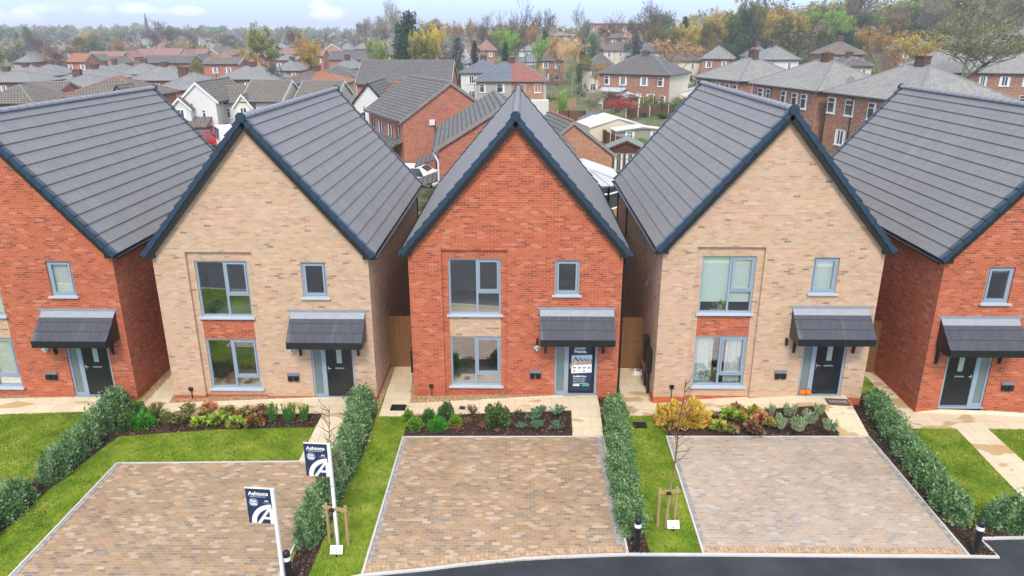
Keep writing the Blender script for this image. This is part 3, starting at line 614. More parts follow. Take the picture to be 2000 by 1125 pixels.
for a, b in zip(rd[:-1], rd[1:]):
    a = Vector((max(a.x, X0), a.y, 0)); 
    if b.x > a.x+.05: mb.face([(a.x,-60,G-.035),(b.x,-60,G-.035),(b.x,b.y,G-.035),(a.x,a.y,G-.035)]); X0 = b.x

mb.build('road', M['asphalt'], None, kind='structure')
slab('opposite_verge', [Wd(-60,-60,-.1), Wd(60,-60,-.1), Wd(60,-15.4,-.1), Wd(-60,-17.4,-.1)], M['lawn'], -.01)
for x_ in (-19, -8, 6, 17): slab('driveway', [Wd(x_,-24,-.08), Wd(x_+6.5,-24,-.08), Wd(x_+6.5,-15.6,-.08), Wd(x_,-15.6,-.08)], M['pave4'])
strip('road_kerb', [Wd(-60,-17.35,-.1), Wd(60,-15.35,-.1)], .12, .03, M['concrete'])
strip('road_kerb', KERB, .075, .008, M['concrete'])
zt = Vector((0,0,1))
# driveways of block paving with pale edgings
D2 = [P(228,905), P(640,901), Wd(-1.86,-9.42), Wd(-5,-10.12), Wd(-8.06,-10.7)]
D3 = [P(787,853.5), P(1178,853), P(1226,1081)]+[P(*q) for q in ((1150,1084.0),(1079,1087),(1018,1090.5),(956,1096.5),(895,1102.5),(833,1110.5),(770,1116.5),(707,1122.5))]
D4 = [P(1302,853), P(1697,853), P(1893,1085.5), P(1700,1084.5), P(1500,1083), P(1374,1082)]
slab('driveway', D2, M['pave3'], .004); slab('driveway', D3, M['pave3'], .004); slab('driveway', D4, M['pave4'], .004)
for ln in ([D2[4], D2[0], D2[1], P(662,901)], [D3[-1], D3[0], D3[1], D3[2]], [D4[-1], D4[0], D4[1], D4[2]], [Wd(-1.84,-4.2), Wd(-1.84,-9.42)]):
    strip('drive_edging', [v for v in ln], .055, .022, M['concrete'])
def border(line, w, mat):                                        # header course of blocks, each one modelled
    mb = MB(); s = .105
    for a, b in zip(line, line[1:]):
        d = (b-a); L_ = d.length; d.normalize(); nrm = Vector((-d.y, d.x, 0)); n = int(L_/s)
        for i in range(n):
            p = a+d*(i*s+.004); q = a+d*((i+1)*s-.004); mb.hexa([p, q, q+nrm*w, p+nrm*w, p+zt*.018, q+zt*.018, q+nrm*w+zt*.018, p+nrm*w+zt*.018])
    return mb.build('paving_border', mat, None, kind='structure')
def bm(nm, stops):
    k = N(nm, .6, .3); p = k.geo(); c = k.noise(k.map(p, (1,1,0)), 7, 1); k.col(k.hsv(k.ramp(c, stops), v=k.math('ADD', .85, k.math('MULTIPLY', k.noise(p, 60, 2), .3)))); return k.m
BW = bm('warm_border_block', [(.3,(.26,.22,.17)),(.5,(.47,.31,.18)),(.7,(.52,.38,.26))]); BG_ = bm('grey_border_block', [(.35,(.22,.23,.24)),(.55,(.34,.33,.31)),(.7,(.44,.36,.30))])
sh = lambda v, dx, dy: Vector((v.x+dx, v.y+dy, v.z))
border([sh(v, 0, .06) for v in reversed(D3[2:])], .2, BW); border([sh(D4[-1],0,.06), sh(D4[-2],0,.06), sh(D4[-3],0,.06), sh(D4[2],-.05,.06)], .2, BW)
border([D3[2]+Vector((-.04,.28,0)), D3[1]+Vector((-.04,0,0))], .2, BG_); border([D3[0]+Vector((.04,0,0)), D3[-1]+Vector((.04,.3,0))], .1, BG_)
border([D4[2]+Vector((-.04,.28,0)), D4[1]+Vector((-.04,0,0))], .1, BG_); border([D4[0]+Vector((.04,0,0)), D4[-1]+Vector((.04,.3,0))], .1, BG_)
border([D2[0]+Vector((.04,0,0)), D2[-1]+Vector((.04,.3,0))], .1, BG_)
# paths; the front ones ramp up to each threshold
h4z = .235
PATHS = [
 [Wd(-1.06,2.4), Wd(-.36,2.4), P(806,722), P(801,788), P(798,813), P(740,813)],
 [P(801,788), P(1085,773,-.012), P(1166,773,-.012), P(1172,800,-.012), P(1116,801,-.012), P(798,813)],
 [P(1116,801,-.012), P(1172,800,-.012), P(1178,851.5), P(1118,851.5)],
 [Wd(-9.1,2.4), Wd(-8.55,2.4), P(336,778), P(330,788), P(325,813), P(258,813)],
 [P(330,788), P(614,777,-.03), P(700,777,-.03), P(690,806,-.03), P(631,807,-.03), P(325,813)],
 [P(631,807,-.03), P(690,806,-.03), P(645,899), P(584,900)],
 [Wd(7.15,2.4), Wd(7.72,2.4), P(1247,722), P(1270,786), P(1290,812), P(1221,812)],
 [P(1270,786), P(1553,770,.215), P(1648,769,.215), P(1663,790,.215), P(1603,791,.215), P(1290,812)],
 [P(1603,791,.215), P(1663,790,.215), P(1697,851.5), P(1640,851.5)],
 [Wd(16.0,2.4), Wd(16.36,2.4), P(1720,741), P(1784,806), P(1768,836.5), P(1697,741)],
 [P(1784,806), P(1836,800,.0), P(1930,803,.0), P(2060,814), P(2200,820), P(2200,842), P(1928,837), P(1867,837), P(1768,836.5)],
 [P(1867,837), P(1928,837), Wd(18.15,-7.3), Wd(17.0,-7.3)],
 [P(-200,784), P(140,776,-.03), P(222,776,-.03), P(225,800), P(160,804), P(0,809), P(-200,815)],
]
for q in PATHS: slab('path', q, M['slab'], .015)
GRAV = [[Wd(-.32,2.3), Wd(.2,2.3), Wd(.2,.05), P(1085,768,-.012), P(1085,773,-.012), P(801,788), P(806,722)],
 [Wd(-8.52,2.3), Wd(-8.0,2.3), Wd(-8.0,-.2), P(614,770,-.03), P(614,777,-.03), P(330,788), P(336,778)],
 [Wd(7.75,2.3), Wd(8.2,2.3), Wd(8.2,-.3), P(1553,762,.2), P(1553,770,.2), P(1270,786), P(1247,722)],
 [Wd(16.4,2.3), Wd(16.8,2.3), Wd(16.8,-.8), P(1836,795,0), P(1836,800,0), P(1784,806), P(1720,741)], [P(1928,795,0), P(2200,800), P(2200,820), P(2060,814), P(1932,803,0)],
 [P(-200,765), P(140,768,-.03), P(140,776,-.03), P(-200,784)], [Wd(-1.4,2.3), Wd(-1.08,2.3), P(740,800), P(728,800)], [Wd(-9.5,2.3), Wd(-9.12,2.3), P(285,790), P(270,790)]]
for q in GRAV: slab('gravel_strip', q, M['gravel'], .008)
BEDS = [[P(800,813), P(1116,801.5,-.03), P(1118,851.5), P(788,851.5)], [P(240,815), P(631,807.5,-.04), P(613,834), P(430,838), P(225,852)], [P(1290,812.5), P(1603,791.5,.195), P(1640,851.5), P(1304,851.5)]]
# hedge lines, in plan
HL = [dict(pts=[P(238,770,.2), P(215,800,.2), P(170,850,.2), P(110,905,.2), P(78,932,.2)], w=.80, h=.78, label='leafy green hedge between the left lawn and the buff house path'),
      dict(pts=[P(52,945,.2), P(20,975,.2), P(-20,1010,.2), P(-70,1050,.2)], w=.85, h=.72, label='lowest stretch of hedge cut by the left edge of the picture'),
      dict(pts=[P(710,765,.2), P(697,820,.2), P(680,870,.2), P(655,925,.2), P(632,965,.2), P(612,1005,.2), P(594,1055,.2)], w=.82, h=.74, label='hedge with sale boards beside it between the left and the middle driveway'),
      dict(pts=[P(1199,778,.25), P(1207,840,.25), P(1217,920,.25), P(1230,985,.25), P(1238,1030,.25)], w=.74, h=.74, label='clipped straight hedge on the right side of the middle driveway'),
      dict(pts=[P(1703,768,.25), P(1734,815,.25), P(1775,870,.25), P(1818,925,.25), P(1862,980,.25), P(1893,1008,.25)], w=.78, h=.70, label='long hedge on the right side of the pale driveway'),
      dict(pts=[P(1925,1005,.2), P(1970,1005,.2), P(2040,1006,.2), P(2120,1008,.2)], w=.85, h=.75, label='short hedge across the bottom right corner beside the road')]
MUL = [[P(200,815), P(250,815), P(232,852), P(180,890), P(90,960), P(20,1025), P(-80,1100), P(-110,1080), P(40,960), P(150,870)],
       [P(715,775), P(742,775), P(735,812), P(715,870), P(680,930), P(655,985), P(645,1020), P(600,1130), P(556,1130), P(590,1050), P(640,950), P(690,850)],
       [P(1168,775), P(1183,775), P(1213,1040), P(1258,1040), P(1270,1081), P(1229,1082), P(1180,853)],
       [P(1652,775), P(1690,770), P(1740,850), P(1900,1000), P(1905,1030), P(2150,1030), P(2150,1046), P(2000,1046), P(1915,1049), P(1947,1084), P(1897,1084), P(1698,853)]]
for q in MUL: slab('hedge_bed', q, M['soil'], -.004)
for q in BEDS: slab('flower_bed', q, M['soil'], .002)
# ------------------------------------------------------------------ scatter
def inside(poly, X, Y):
    n = len(poly); r = np.zeros(len(X), bool); j = n-1
    for i in range(n):
        xi, yi = poly[i][:2]; xj, yj = poly[j][:2]
        c = ((yi > Y) != (yj > Y)) & (X < (xj-xi)*(Y-yi)/((yj-yi) or 1e-9)+xi); r ^= c; j = i
    return r
def scatter(poly, dens):
    xs = [p[0] for p in poly]; ys = [p[1] for p in poly]; n = int((max(xs)-min(xs))*(max(ys)-min(ys))*dens)
    X = rng.uniform(min(xs), max(xs), n); Y = rng.uniform(min(ys), max(ys), n); k = inside(poly, X, Y); return X[k], Y[k]
def planez(poly, X, Y):
    A = np.array([[p.x, p.y, 1] for p in poly]); b = np.array([p.z for p in poly]); c = np.linalg.lstsq(A, b, rcond=None)[0]; return c[0]*X+c[1]*Y+c[2]
area = [(-17,-1),(-17,-11.9),(-10,-11.0),(-5,-10.1),(-2,-9.4),(0,-8.75),(6.4,-7.93),(14.9,-7.93),(14.95,-7.22),(21,-7.25),(21,-1)]
X, Y = scatter(area, 1500); keep = np.ones(len(X), bool)
for f in FOOT:
    keep &= ~inside(f, X, Y)
for h in (H1, H2, H3, H4, H5): keep &= ~((X > h.location.x-.05) & (X < h.location.x+W+.05) & (Y > h.location.y-.02))
X, Y = X[keep], Y[keep]
sh_ = .48+.22*np.sin(X*2.1+1.3*np.sin(Y*1.7))*np.sin(Y*2.6+X)+.16*np.sin(X*5.3+2*np.sin(Y*3))*np.sin(Y*6.1+X*2)+.12*np.sin(X*17+Y*5)*np.sin(Y*15-X*4)
pts = np.stack([X, Y, np.full(len(X), G-.013)], 1)
d = rng.normal(size=(len(X),3))*.55; d[:,2] = 1
g = bpy.data.objects.new('grass', leaf_mesh('grass', pts, .040, M['blade'], .35, shade=sh_, tri=True, dirs=d)); COL.objects.link(g); tag(g, 'short mown grass on the front lawns', 'grass', kind='stuff')
def chips(name, polys, dens, size, mat, lab, cat, dz):
    P_ = []
    for q in polys:
        X, Y = scatter([(p.x, p.y) for p in q], dens); P_.append(np.stack([X, Y, planez(q, X, Y)+dz+rng.random(len(X))*.02], 1))
    pts = np.concatenate(P_); d = rng.normal(size=(len(pts),3)); d[:,2] *= .35
    o = bpy.data.objects.new(name, leaf_mesh(name, pts, size, mat, .5, dirs=d)); COL.objects.link(o); return tag(o, lab, cat, kind='stuff')
chips('bark_mulch', MUL+BEDS, 900, .05, M['chip'], 'dark brown bark chips under the hedges and bed plants', 'mulch', .004)
chips('pebbles', GRAV, 2200, .028, M['stonechip'], 'tan pebbles along the foot of the house walls', 'gravel', .012)
fl = []
for poly, n in (([(-1.9,-1.9),(-.1,-2.2),(-.1,-8.6),(-1.6,-9.2)], 2.2), ([(6.6,-1.8),(8.0,-2.4),(7.9,-7.9),(6.8,-7.8)], 2.2), ([(-12,-2),(-3,-2.2),(-3,-4),(-8.4,-4.3),(-10,-7)], .5), ([(15.6,-2.3),(20,-2.3),(20,-6),(17,-6)], .8)):
    X, Y = scatter(poly, n); fl.append(np.stack([X, Y, np.full(len(X), G+.02)], 1))
pts = np.concatenate(fl); d = rng.normal(size=(len(pts),3)); d[:,2] *= .2
o = bpy.data.objects.new('fallen_leaves', leaf_mesh('fallen_leaves', pts, .09, L['drybrown'], .7, dirs=d)); COL.objects.link(o); tag(o, 'scattered fallen brown leaves on the lawns', 'leaves', kind='stuff')
# ------------------------------------------------------------------ hedges
def along(pts, n):
    seg = [(b-a).length for a, b in zip(pts, pts[1:])]; T = sum(seg); out = []; i = 0; acc = 0
    ts = np.sort(rng.random(n))*T; res = np.zeros((n,2)); tan = np.zeros((n,2)); cum = np.concatenate([[0], np.cumsum(seg)])
    for k in range(len(seg)):
        m = (ts >= cum[k]) & (ts <= cum[k+1]); u = ((ts[m]-cum[k])/seg[k])[:,None]; a = np.array(pts[k][:2]); b = np.array(pts[k+1][:2])
        res[m] = a+(b-a)*u; tan[m] = (b-a)/seg[k]
    return ts, res, tan, T
def hedge(h):
    pts = h['pts']; T = sum((b-a).length for a, b in zip(pts, pts[1:])); n = int(T*5200)
    ts, c, t, T = along(pts, n); nb = max(3, int(T/.42)); w, ht = h['w']*.40, h['h']*.86
    lump = 1+.08*np.sin(ts*2*np.pi/.43+1)*np.sin(ts*1.7)+.09*np.sin(ts*2*np.pi/.93+2*np.sin(ts*1.3))+.07*np.sin(ts*2*np.pi/1.9)+.05*np.sin(ts*17)
    edge = np.minimum(1, np.sqrt(np.clip(np.minimum(ts, T-ts)/.35, .05, 1)))
    a = rng.uniform(-.08, np.pi+.08, n); r = 1-np.abs(rng.normal(size=n))*.22; r = np.where(rng.random(n) < .07, 1+rng.random(n)*.28, r)
    bump_ = 1+.16*np.sin(a*3+ts*7.3)+.1*np.sin(a*5-ts*13)
    off = np.cos(a)*w*r*lump*bump_*edge; z = np.sin(a)**.75*ht*r*lump*(.92+.08*bump_)*edge if False else np.sign(np.sin(a))*np.abs(np.sin(a))**.7*ht*r*lump*edge
    p = np.stack([c[:,0]-t[:,1]*off, c[:,1]+t[:,0]*off, G+.02+np.maximum(z,0)], 1)
    nd = np.stack([-t[:,1]*np.cos(a), t[:,0]*np.cos(a), np.abs(np.sin(a))+.5], 1)+rng.normal(size=(n,3))*.6
    shade = .46+.22*np.sin(ts*9+a*4)*np.sin(ts*3.1)+.12*rng.normal(size=n)+.2*(rng.random(n) > .85)
    root = empty('hedge', (0,0,0), label=h['label'], category='hedge', group='evergreen hedges between the plots')
    cen = pts[0]; root.location = (cen.x, cen.y, G); p -= np.array([cen.x, cen.y, G])
    o = bpy.data.objects.new('foliage', leaf_mesh('foliage', p, .064, L['hedge'], .62, shade=shade, dirs=nd)); COL.objects.link(o); o.parent = root
    s = MB(); m = int(T/.35)
    _, c, t, _ = along(pts, m)
    for i in range(m):
        b = Vector((c[i,0]-cen.x, c[i,1]-cen.y, -.02))
        for k in range(5): s.tube(b, b+Vector((random.uniform(-.25,.25), random.uniform(-.25,.25), random.uniform(.35,.55))), .012, .005, 4)
    s.build('stems', M['bark'], root)
for h in HL: hedge(h)
# ------------------------------------------------------------------ bed plants
def clump(n, r, h, shape='dome', hollow=.35):
    a = rng.random(n)*2*np.pi; u = rng.random(n)
    if shape == 'dome':
        t = np.arccos(1-u); rr = 1-np.abs(rng.normal(size=n))*hollow*.6; lob = 1+.16*np.sin(a*3+t*4)+.12*np.sin(a*5-t*3)
        p = np.stack([np.cos(a)*np.sin(t)*r*rr*lob, np.sin(a)*np.sin(t)*r*rr*lob, np.cos(t)*h*rr*lob+.02], 1)
        d = np.stack([np.cos(a)*np.sin(t), np.sin(a)*np.sin(t), np.cos(t)+.4], 1)
    elif shape == 'spike':                                     # upright stems clothed in needles
        ns = 22; k = rng.integers(0, ns, n); sa = rng.random(ns)*6.28; sr = rng.random(ns)**.5*.45; hh = .65+rng.random(ns)*.45; le = .35
        t = rng.random(n); bx, by = np.cos(sa[k])*sr[k], np.sin(sa[k])*sr[k]
        p = np.stack([(bx*(1+t*le*2))*r, (by*(1+t*le*2))*r, t*hh[k]*h], 1); d = np.stack([np.cos(a), np.sin(a), np.full(n, 1.3)], 1)
    elif shape == 'rosette':
        rr = np.sqrt(u); p = np.stack([np.cos(a)*r*rr*.8, np.sin(a)*r*rr*.8, (.25+.75*(1-rr**2))*h*(.7+.5*rng.random(n))], 1); d = np.stack([np.cos(a), np.sin(a), .45+rng.random(n)*.5], 1)
    elif shape == 'wispy':
        ns = 26; k = rng.integers(0, ns, n); sa = rng.random(ns)*6.28; ti = .3+rng.random(ns)*.8; t = rng.random(n)**.7
        p = np.stack([np.cos(sa[k])*ti[k]*t*r, np.sin(sa[k])*ti[k]*t*r, t*h*(1.15-.45*ti[k])+.02], 1)+rng.normal(size=(n,3))*.012; d = np.stack([np.cos(a), np.sin(a), np.full(n, .8)], 1)
    return p, d
PL = dict(leafy=(1500,'dome',.060,.6,'shrub'), fine=(3200,'dome',.042,.6,'shrub'), spike=(2200,'spike',.055,.2,'shrub'), mound=(2000,'spike',.055,.28,'shrub'), rosette=(130,'rosette',.14,.85,'perennial plant'), wispy=(1700,'wispy',.045,.4,'shrub'), sparse=(650,'wispy',.05,.5,'shrub'))
protos = {}
def plant(kind, mat, px, py, wpx, hr, label, z=G, group=None):
    n, shp, ls, asp, cat = PL[kind]; key = (kind, mat)
    b = P(px, py, z); dist = (b-cam.location).length; r = wpx/1440*dist*.5*1.04; h = r*2*hr*.72
    if key not in protos: protos[key] = []
    if len(protos[key]) < 3:
        p, d = clump(n, .3, .3, shp); me = leaf_mesh('foliage', p, ls, L[mat], asp, dirs=d)
        s = MB()
        for i in range(9): a = random.random()*6.28; q = random.uniform(.08,.2); s.tube((0,0,-.03), (math.cos(a)*q, math.sin(a)*q, random.uniform(.1,.22)), .006, .003, 4)
        protos[key].append((me, s.mesh('stems', M['twig'])))
    me, st = protos[key][random.randrange(len(protos[key]))]
    b.y += r*.7
    root = empty('shrub' if cat == 'shrub' else 'perennial_plant', b, random.random()*6.28, label=label, category=cat, group=group)
    link('foliage', me, root, sc=(r/.3, r/.3, h/.3)); link('stems', st, root, sc=(r/.3, r/.3, h/.3))
ORD = ['first','second','third','fourth','fifth','sixth','seventh','eighth','ninth','tenth','eleventh','twelfth','thirteenth','fourteenth','fifteenth','sixteenth','seventeenth','eighteenth','nineteenth','twentieth']
def bed(name, rows, zr=G, x0=0, x1=1):
    seen = {}; rows = sorted(rows, key=lambda r: r[2])
    look = dict(lime='lime green leafy shrub', mid='mid green leafy shrub', bright='compact bright green round shrub', box='tall rounded dark green shrub', drybrown='sparse brown autumn shrub', greygreen='low grey green bushy plant', wispy='wispy olive twiggy shrub', rosemary='upright green needle leaved shrub', heured='red and green broad leaved plant', heugreen='yellow green broad leaved plant', heudark='dark purple broad leaved plant', heupink='pinkish red broad leaved plant', spirea='golden yellow bushy shrub', lavender='pale silvery green lavender like mound')
    tot = {}
    for r in rows: tot[r[1]] = tot.get(r[1], 0)+1
    for k, m, px, py, wp, hr in rows:
        i = seen.get(m, 0); seen[m] = i+1
        plant(k, m, px, py, wp, hr, look[m]+('' if tot[m] == 1 else f', {ORD[i]} such from left')+', in '+name, G+(zr-G)*min(1,max(0,(px-x0)/(x1-x0))))
bed('the middle house bed', [('leafy','lime',797,826,20,1.3),('leafy','lime',810,842,28,.9),('leafy','mid',836,826,24,1.1),('fine','bright',853,844,34,.85),('leafy','mid',871,816,27,1.1),('leafy','lime',888,832,23,.9),
 ('sparse','drybrown',922,814,24,1.1),('sparse','drybrown',893,846,26,.6),('sparse','drybrown',912,832,22,.7),('sparse','drybrown',942,842,22,.8),('fine','box',969,838,47,1.0),('wispy','greygreen',990,838,24,.7),('sparse','drybrown',971,847,18,.5),
 ('wispy','greygreen',1013,812,18,.7),('wispy','greygreen',1042,828,38,.7),('wispy','greygreen',1056,812,26,.7),('wispy','greygreen',1018,842,24,.6),('wispy','greygreen',1050,844,30,.7),('wispy','greygreen',1088,818,34,.75),('wispy','greygreen',1089,846,30,.7)], -.03, 800, 1116)
bed('the bed by the pumpkins', [('leafy','spirea',1316,840,58,.85),('leafy','spirea',1352,838,62,.8),('leafy','spirea',1376,832,30,.7),('rosette','heugreen',1390,818,18,.7),('rosette','heudark',1399,826,22,.6),('rosette','heugreen',1406,846,30,.7),('rosette','heugreen',1430,822,30,.7),
 ('rosette','heured',1440,812,26,.7),('rosette','heugreen',1448,824,26,.6),('rosette','heured',1461,818,20,.7),('rosette','heugreen',1475,818,26,.8),('rosette','heured',1430,848,26,.6),('rosette','heudark',1472,846,30,.6),('rosette','heupink',1490,832,32,.7),('rosette','heugreen',1506,836,22,.7),('rosette','heudark',1482,850,24,.5),
 ('mound','lavender',1508,816,28,.9),('mound','lavender',1528,842,34,.9),('mound','lavender',1547,820,34,.85),('mound','lavender',1563,847,36,.8),('mound','lavender',1585,832,34,.8),('mound','lavender',1603,813,28,.8),('mound','lavender',1625,846,34,.75)], .2, 1290, 1603)
bed('the left buff house bed', [('leafy','mid',246,842,38,.75),('leafy','bright',274,840,38,.7),('leafy','mid',262,816,30,.8),('wispy','wispy',300,824,38,.8),('wispy','wispy',322,836,34,.8),('wispy','wispy',345,838,40,.7),('wispy','wispy',362,818,34,.75),
 ('rosette','heugreen',386,837,28,.6),('rosette','heured',398,822,26,.6),('rosette','heupink',405,808,26,.7),('rosette','heugreen',424,834,32,.7),('rosette','heured',440,818,28,.7),('rosette','heugreen',456,838,30,.6),('rosette','heured',478,820,30,.7),('rosette','heured',492,838,32,.7),('rosette','heudark',508,816,28,.7),
 ('spike','rosemary',530,828,28,1.5),('spike','rosemary',563,829,32,1.4),('spike','rosemary',592,826,28,1.4)], -.04, 325, 631)
# ------------------------------------------------------------------ boards, bollards, saplings
def board(px, py, tip_px, tip_py, label):
    b = P(px, py); root = empty('sale_board', b, R(-4), label=label, category='sale board', group='estate agent boards by the left driveway')
    top = aty(tip_px, tip_py, b.y).z-b.z
    MB().box(-.035, .035, -.035, .035, -.2, top).build('post', M['whitepaint'], root)
    pn = MB().box(-.60, -.035, -.012, .012, top-.88, top-.01).build('panel', BANNER['navy'], root)
    MB().box(-.605, -.035, -.013, .013, top-.0095, top+.012).build('edge_strip', M['whitepaint'], pn)
    w = .565; X = lambda u: -.60+u*w; Z = lambda v: top-.01-v*.87; y = -.0135
    lettering('lettering', 'Ashtons', .132, M['whitepaint'], pn, (X(.10), y, Z(.185)), bold=.0045)
    lettering('lettering', 'RESIDENTIAL SALES & LETTINGS', .025, M['whitepaint'], pn, (X(.15), y, Z(.235)), bold=.0006)
    c = MB(); cx, cz, rr = X(.27), Z(.39), .105; c.face([(cx+rr*math.cos(i*.2618), y+.0008, cz+rr*math.sin(i*.2618)) for i in range(24)]); c.build('round_badge', M['leadbadge'], pn)
    lettering('lettering', 'For', .092, M['whitepaint'], pn, (cx, y, cz+.005), bold=.003, align='CENTER'); lettering('lettering', 'Sale', .092, M['whitepaint'], pn, (cx, y, cz-.066), bold=.003, align='CENTER')
    e = MB(); ex, ez = X(.77), Z(.345)
    for k in range(3): e.face([(ex-.045+.03*k, y, ez-.02), (ex-.005+.03*k, y, ez-.02), (ex+.01+.02*k, y, ez+.03-.008*k), (ex-.03+.03*k, y, ez+.02)])
    e.build('emblem', M['leadpale'], pn); lettering('lettering', 'Town House', .032, M['leadpale'], pn, (ex, y, ez-.055), align='CENTER')
    # large ring and letter A cropped by the panel's edges
    u0, v0, ro, ri = .98, 1.02, .47, .36; ring = MB(); pts = []
    for i in range(40):
        a = math.pi/2+math.pi*.62*i/39; pts.append((math.cos(a), math.sin(a)))
    K = lambda x, z: (min(max(x, -.60), -.0355), y, max(z, top-.88))
    ox, oz = -.60+u0*w-.02, top-.88+.02
    for p, q in zip(pts, pts[1:]):
        ring.face([K(ox+p[0]*ro, oz+p[1]*ro), K(ox+p[0]*ri, oz+p[1]*ri), K(ox+q[0]*ri, oz+q[1]*ri), K(ox+q[0]*ro, oz+q[1]*ro)])
    zb, zt_ = top-.88, top-.50
    ring.face([(-.42,y,zb),(-.335,y,zb),(-.085,y,zt_),(-.15,y,zt_)]); ring.face([(-.15,y-.0003,zt_),(-.0355,y-.0003,zt_),(-.0355,y-.0003,zb),(-.12,y-.0003,zb),(-.12,y-.0003,zt_-.07)])
    ring.face([(-.30,y-.0006,zb+.11),(-.10,y-.0006,zb+.11),(-.10,y-.0006,zb+.17),(-.25,y-.0006,zb+.17)])
    ring.build('logo', M['whitepaint'], pn)
M['leadbadge'] = flatm('grey_blue_print', (.22,.27,.36)); M['leadpale'] = flatm('pale_grey_print', (.5,.55,.6))
board(556, 1150, 535, 955, 'nearest white post board reading Ashtons For Sale, over the left driveway')
board(660, 1062, 639, 867, 'farther white post board reading Ashtons For Sale, against the hedge and young tree')
for px, py, lab in ((566,1140,'black bollard with white band beside the sale board post'), (1243,1073,'black bollard with white band at the foot of the straight hedge'), (1903,1079,'black bollard with white band at the bottom right kerb corner')):
    r = empty('bollard', P(px, py), label=lab, category='bollard', group='black bollards along the kerb')
    MB().lathe([(.085,-.1),(.085,.66)], n=20).build('post', M['black'], r, smooth=False)
    MB().lathe([(.087,.66),(.087,.76)], n=20).build('white_band', M['whitepaint'], r); MB().lathe([(.085,.76),(.088,.80),(.08,.86),(.05,.90),(.012,.915)], n=20).build('cap', M['black'], r, smooth=True)
M['saplingbark'] = (lambda k: (k.col(k.ramp(k.math('DIVIDE', k.n('ShaderNodeSeparateXYZ', Vector=k.obj()).outputs[2], 4.), [(.2,(.38,.29,.17)),(.42,(.20,.11,.07)),(1,(.12,.055,.04))])), k.m)[1])(N('young_bark', .9, .2))
def sapling(px, py, lean, h, label, stakes, seed, leafy=False, bark='palebark'):
    rd_ = random.Random(seed); b = P(px, py); root = empty('young_tree', b, label=label, category='young tree')
    tr = MB(); pts = [Vector((0,0,-.05))]; 
    for i in range(9): f = (i+1)/9; pts.append(Vector((lean[0]*f+rd_.uniform(-.02,.02), lean[1]*f, h*f)))
    for i in range(9): tr.tube(pts[i], pts[i+1], .032*(1-i/11), .032*(1-(i+1)/11), 7)
    tr.build('trunk', M[bark], root); br = MB()
    for i in range(26):
        t = rd_.uniform(.42,.98); k = min(int(t*9), 8); p = pts[k].lerp(pts[k+1], t*9-k); a = rd_.random()*6.28; L_ = rd_.uniform(.35,.9)*(1.15-t*.6); up = rd_.uniform(.35,1.)
        d = Vector((math.cos(a), math.sin(a), up)).normalized(); q = p; r0 = .009
        for s in range(4):
            d = (d+Vector((rd_.uniform(-.2,.2), rd_.uniform(-.2,.2), rd_.uniform(-.05,.2)))).normalized(); n_ = q+d*L_/4; br.tube(q, n_, r0*1.35, r0, 4); 
            if s and rd_.random() < .8: e = (d+Vector((rd_.uniform(-.9,.9), rd_.uniform(-.9,.9), .2))).normalized(); br.tube(n_, n_+e*L_*.35, r0*.6, .0025, 3)
            q = n_; r0 *= .75
    br.build('branches', M['twig'], root)
    st = empty('tree_stakes', b, R(stakes[2]), label='timber stakes and crossbar bracing '+stakes[3], category='tree stake', group='stakes beside the young trees')
    for x in (stakes[0], stakes[1]): MB().tube((x,.05,-.1), (x,.05,1.12), .036, .034, 8).build('post', M['palewood'], st)
    MB().box(stakes[0]-.06, stakes[1]+.06, .0, .03, .98, 1.07).build('crossbar', M['palewood'], st); MB().tube((-.05,-.01,1.0),(.06,-.01,1.0),.045,.045,8).build('rubber_tie', M['rubber'], st)
    return b
sapling(1300,1029,(.22,.1),4.1,'bare young tree with reddish twigs before the pale driveway',(-.20,.24,8,'the young tree by the pale driveway'),3, bark='saplingbark')
sapling(655,1063,(.10,.15),3.7,'slender young tree with pale trunk beside the sale board',(-.18,.32,-14,'the young tree by the sale board'),5, bark='greenbark')
st = empty('tree_stakes', P(6,985), R(-10), label='timber stakes and crossbar cut by the left edge above the lawn', category='tree stake', group='stakes beside the young trees')
for x in (-.5,.05): MB().tube((x,.05,-.1),(x,.05,1.1),.036,.034,8).build('post', M['palewood'], st)
MB().box(-.56,.11,.0,.03,.97,1.06).build('crossbar', M['palewood'], st)
for px, py, lab in ((1315,1038,'small white printed plant sign at the foot of the tree by the pale driveway'),(657,1088,'small white printed plant sign at the foot of the tree by the sale board')):
    r = empty('plant_sign', P(px, py), label=lab, category='sign', group='small signs under the young trees')
    MB().box(-.015,.015,.01,.03,-.1,.12).build('stake', M['black'], r)
    c, s = math.cos(R(28)), math.sin(R(28)); q = lambda x, v, o: (x, v*s+o*c*-1, .10+v*c+o*-s)
    pl_ = MB().hexa([(-.15,0,.08),(.15,0,.08),(.15,.012,.075),(-.15,.012,.075),(-.15,.10,.26),(.15,.10,.26),(.15,.112,.255),(-.15,.112,.255)]).build('plate', M['whitepaint'], r)
    for v, t in ((.60,'Please water'),(.30,'the new trees')):
        lettering('lettering', t, .042, BANNER['green'], pl_, (0, .10*v-.003, .08+.18*v), rot=(R(61),0,0), align='CENTER', bold=.0008)
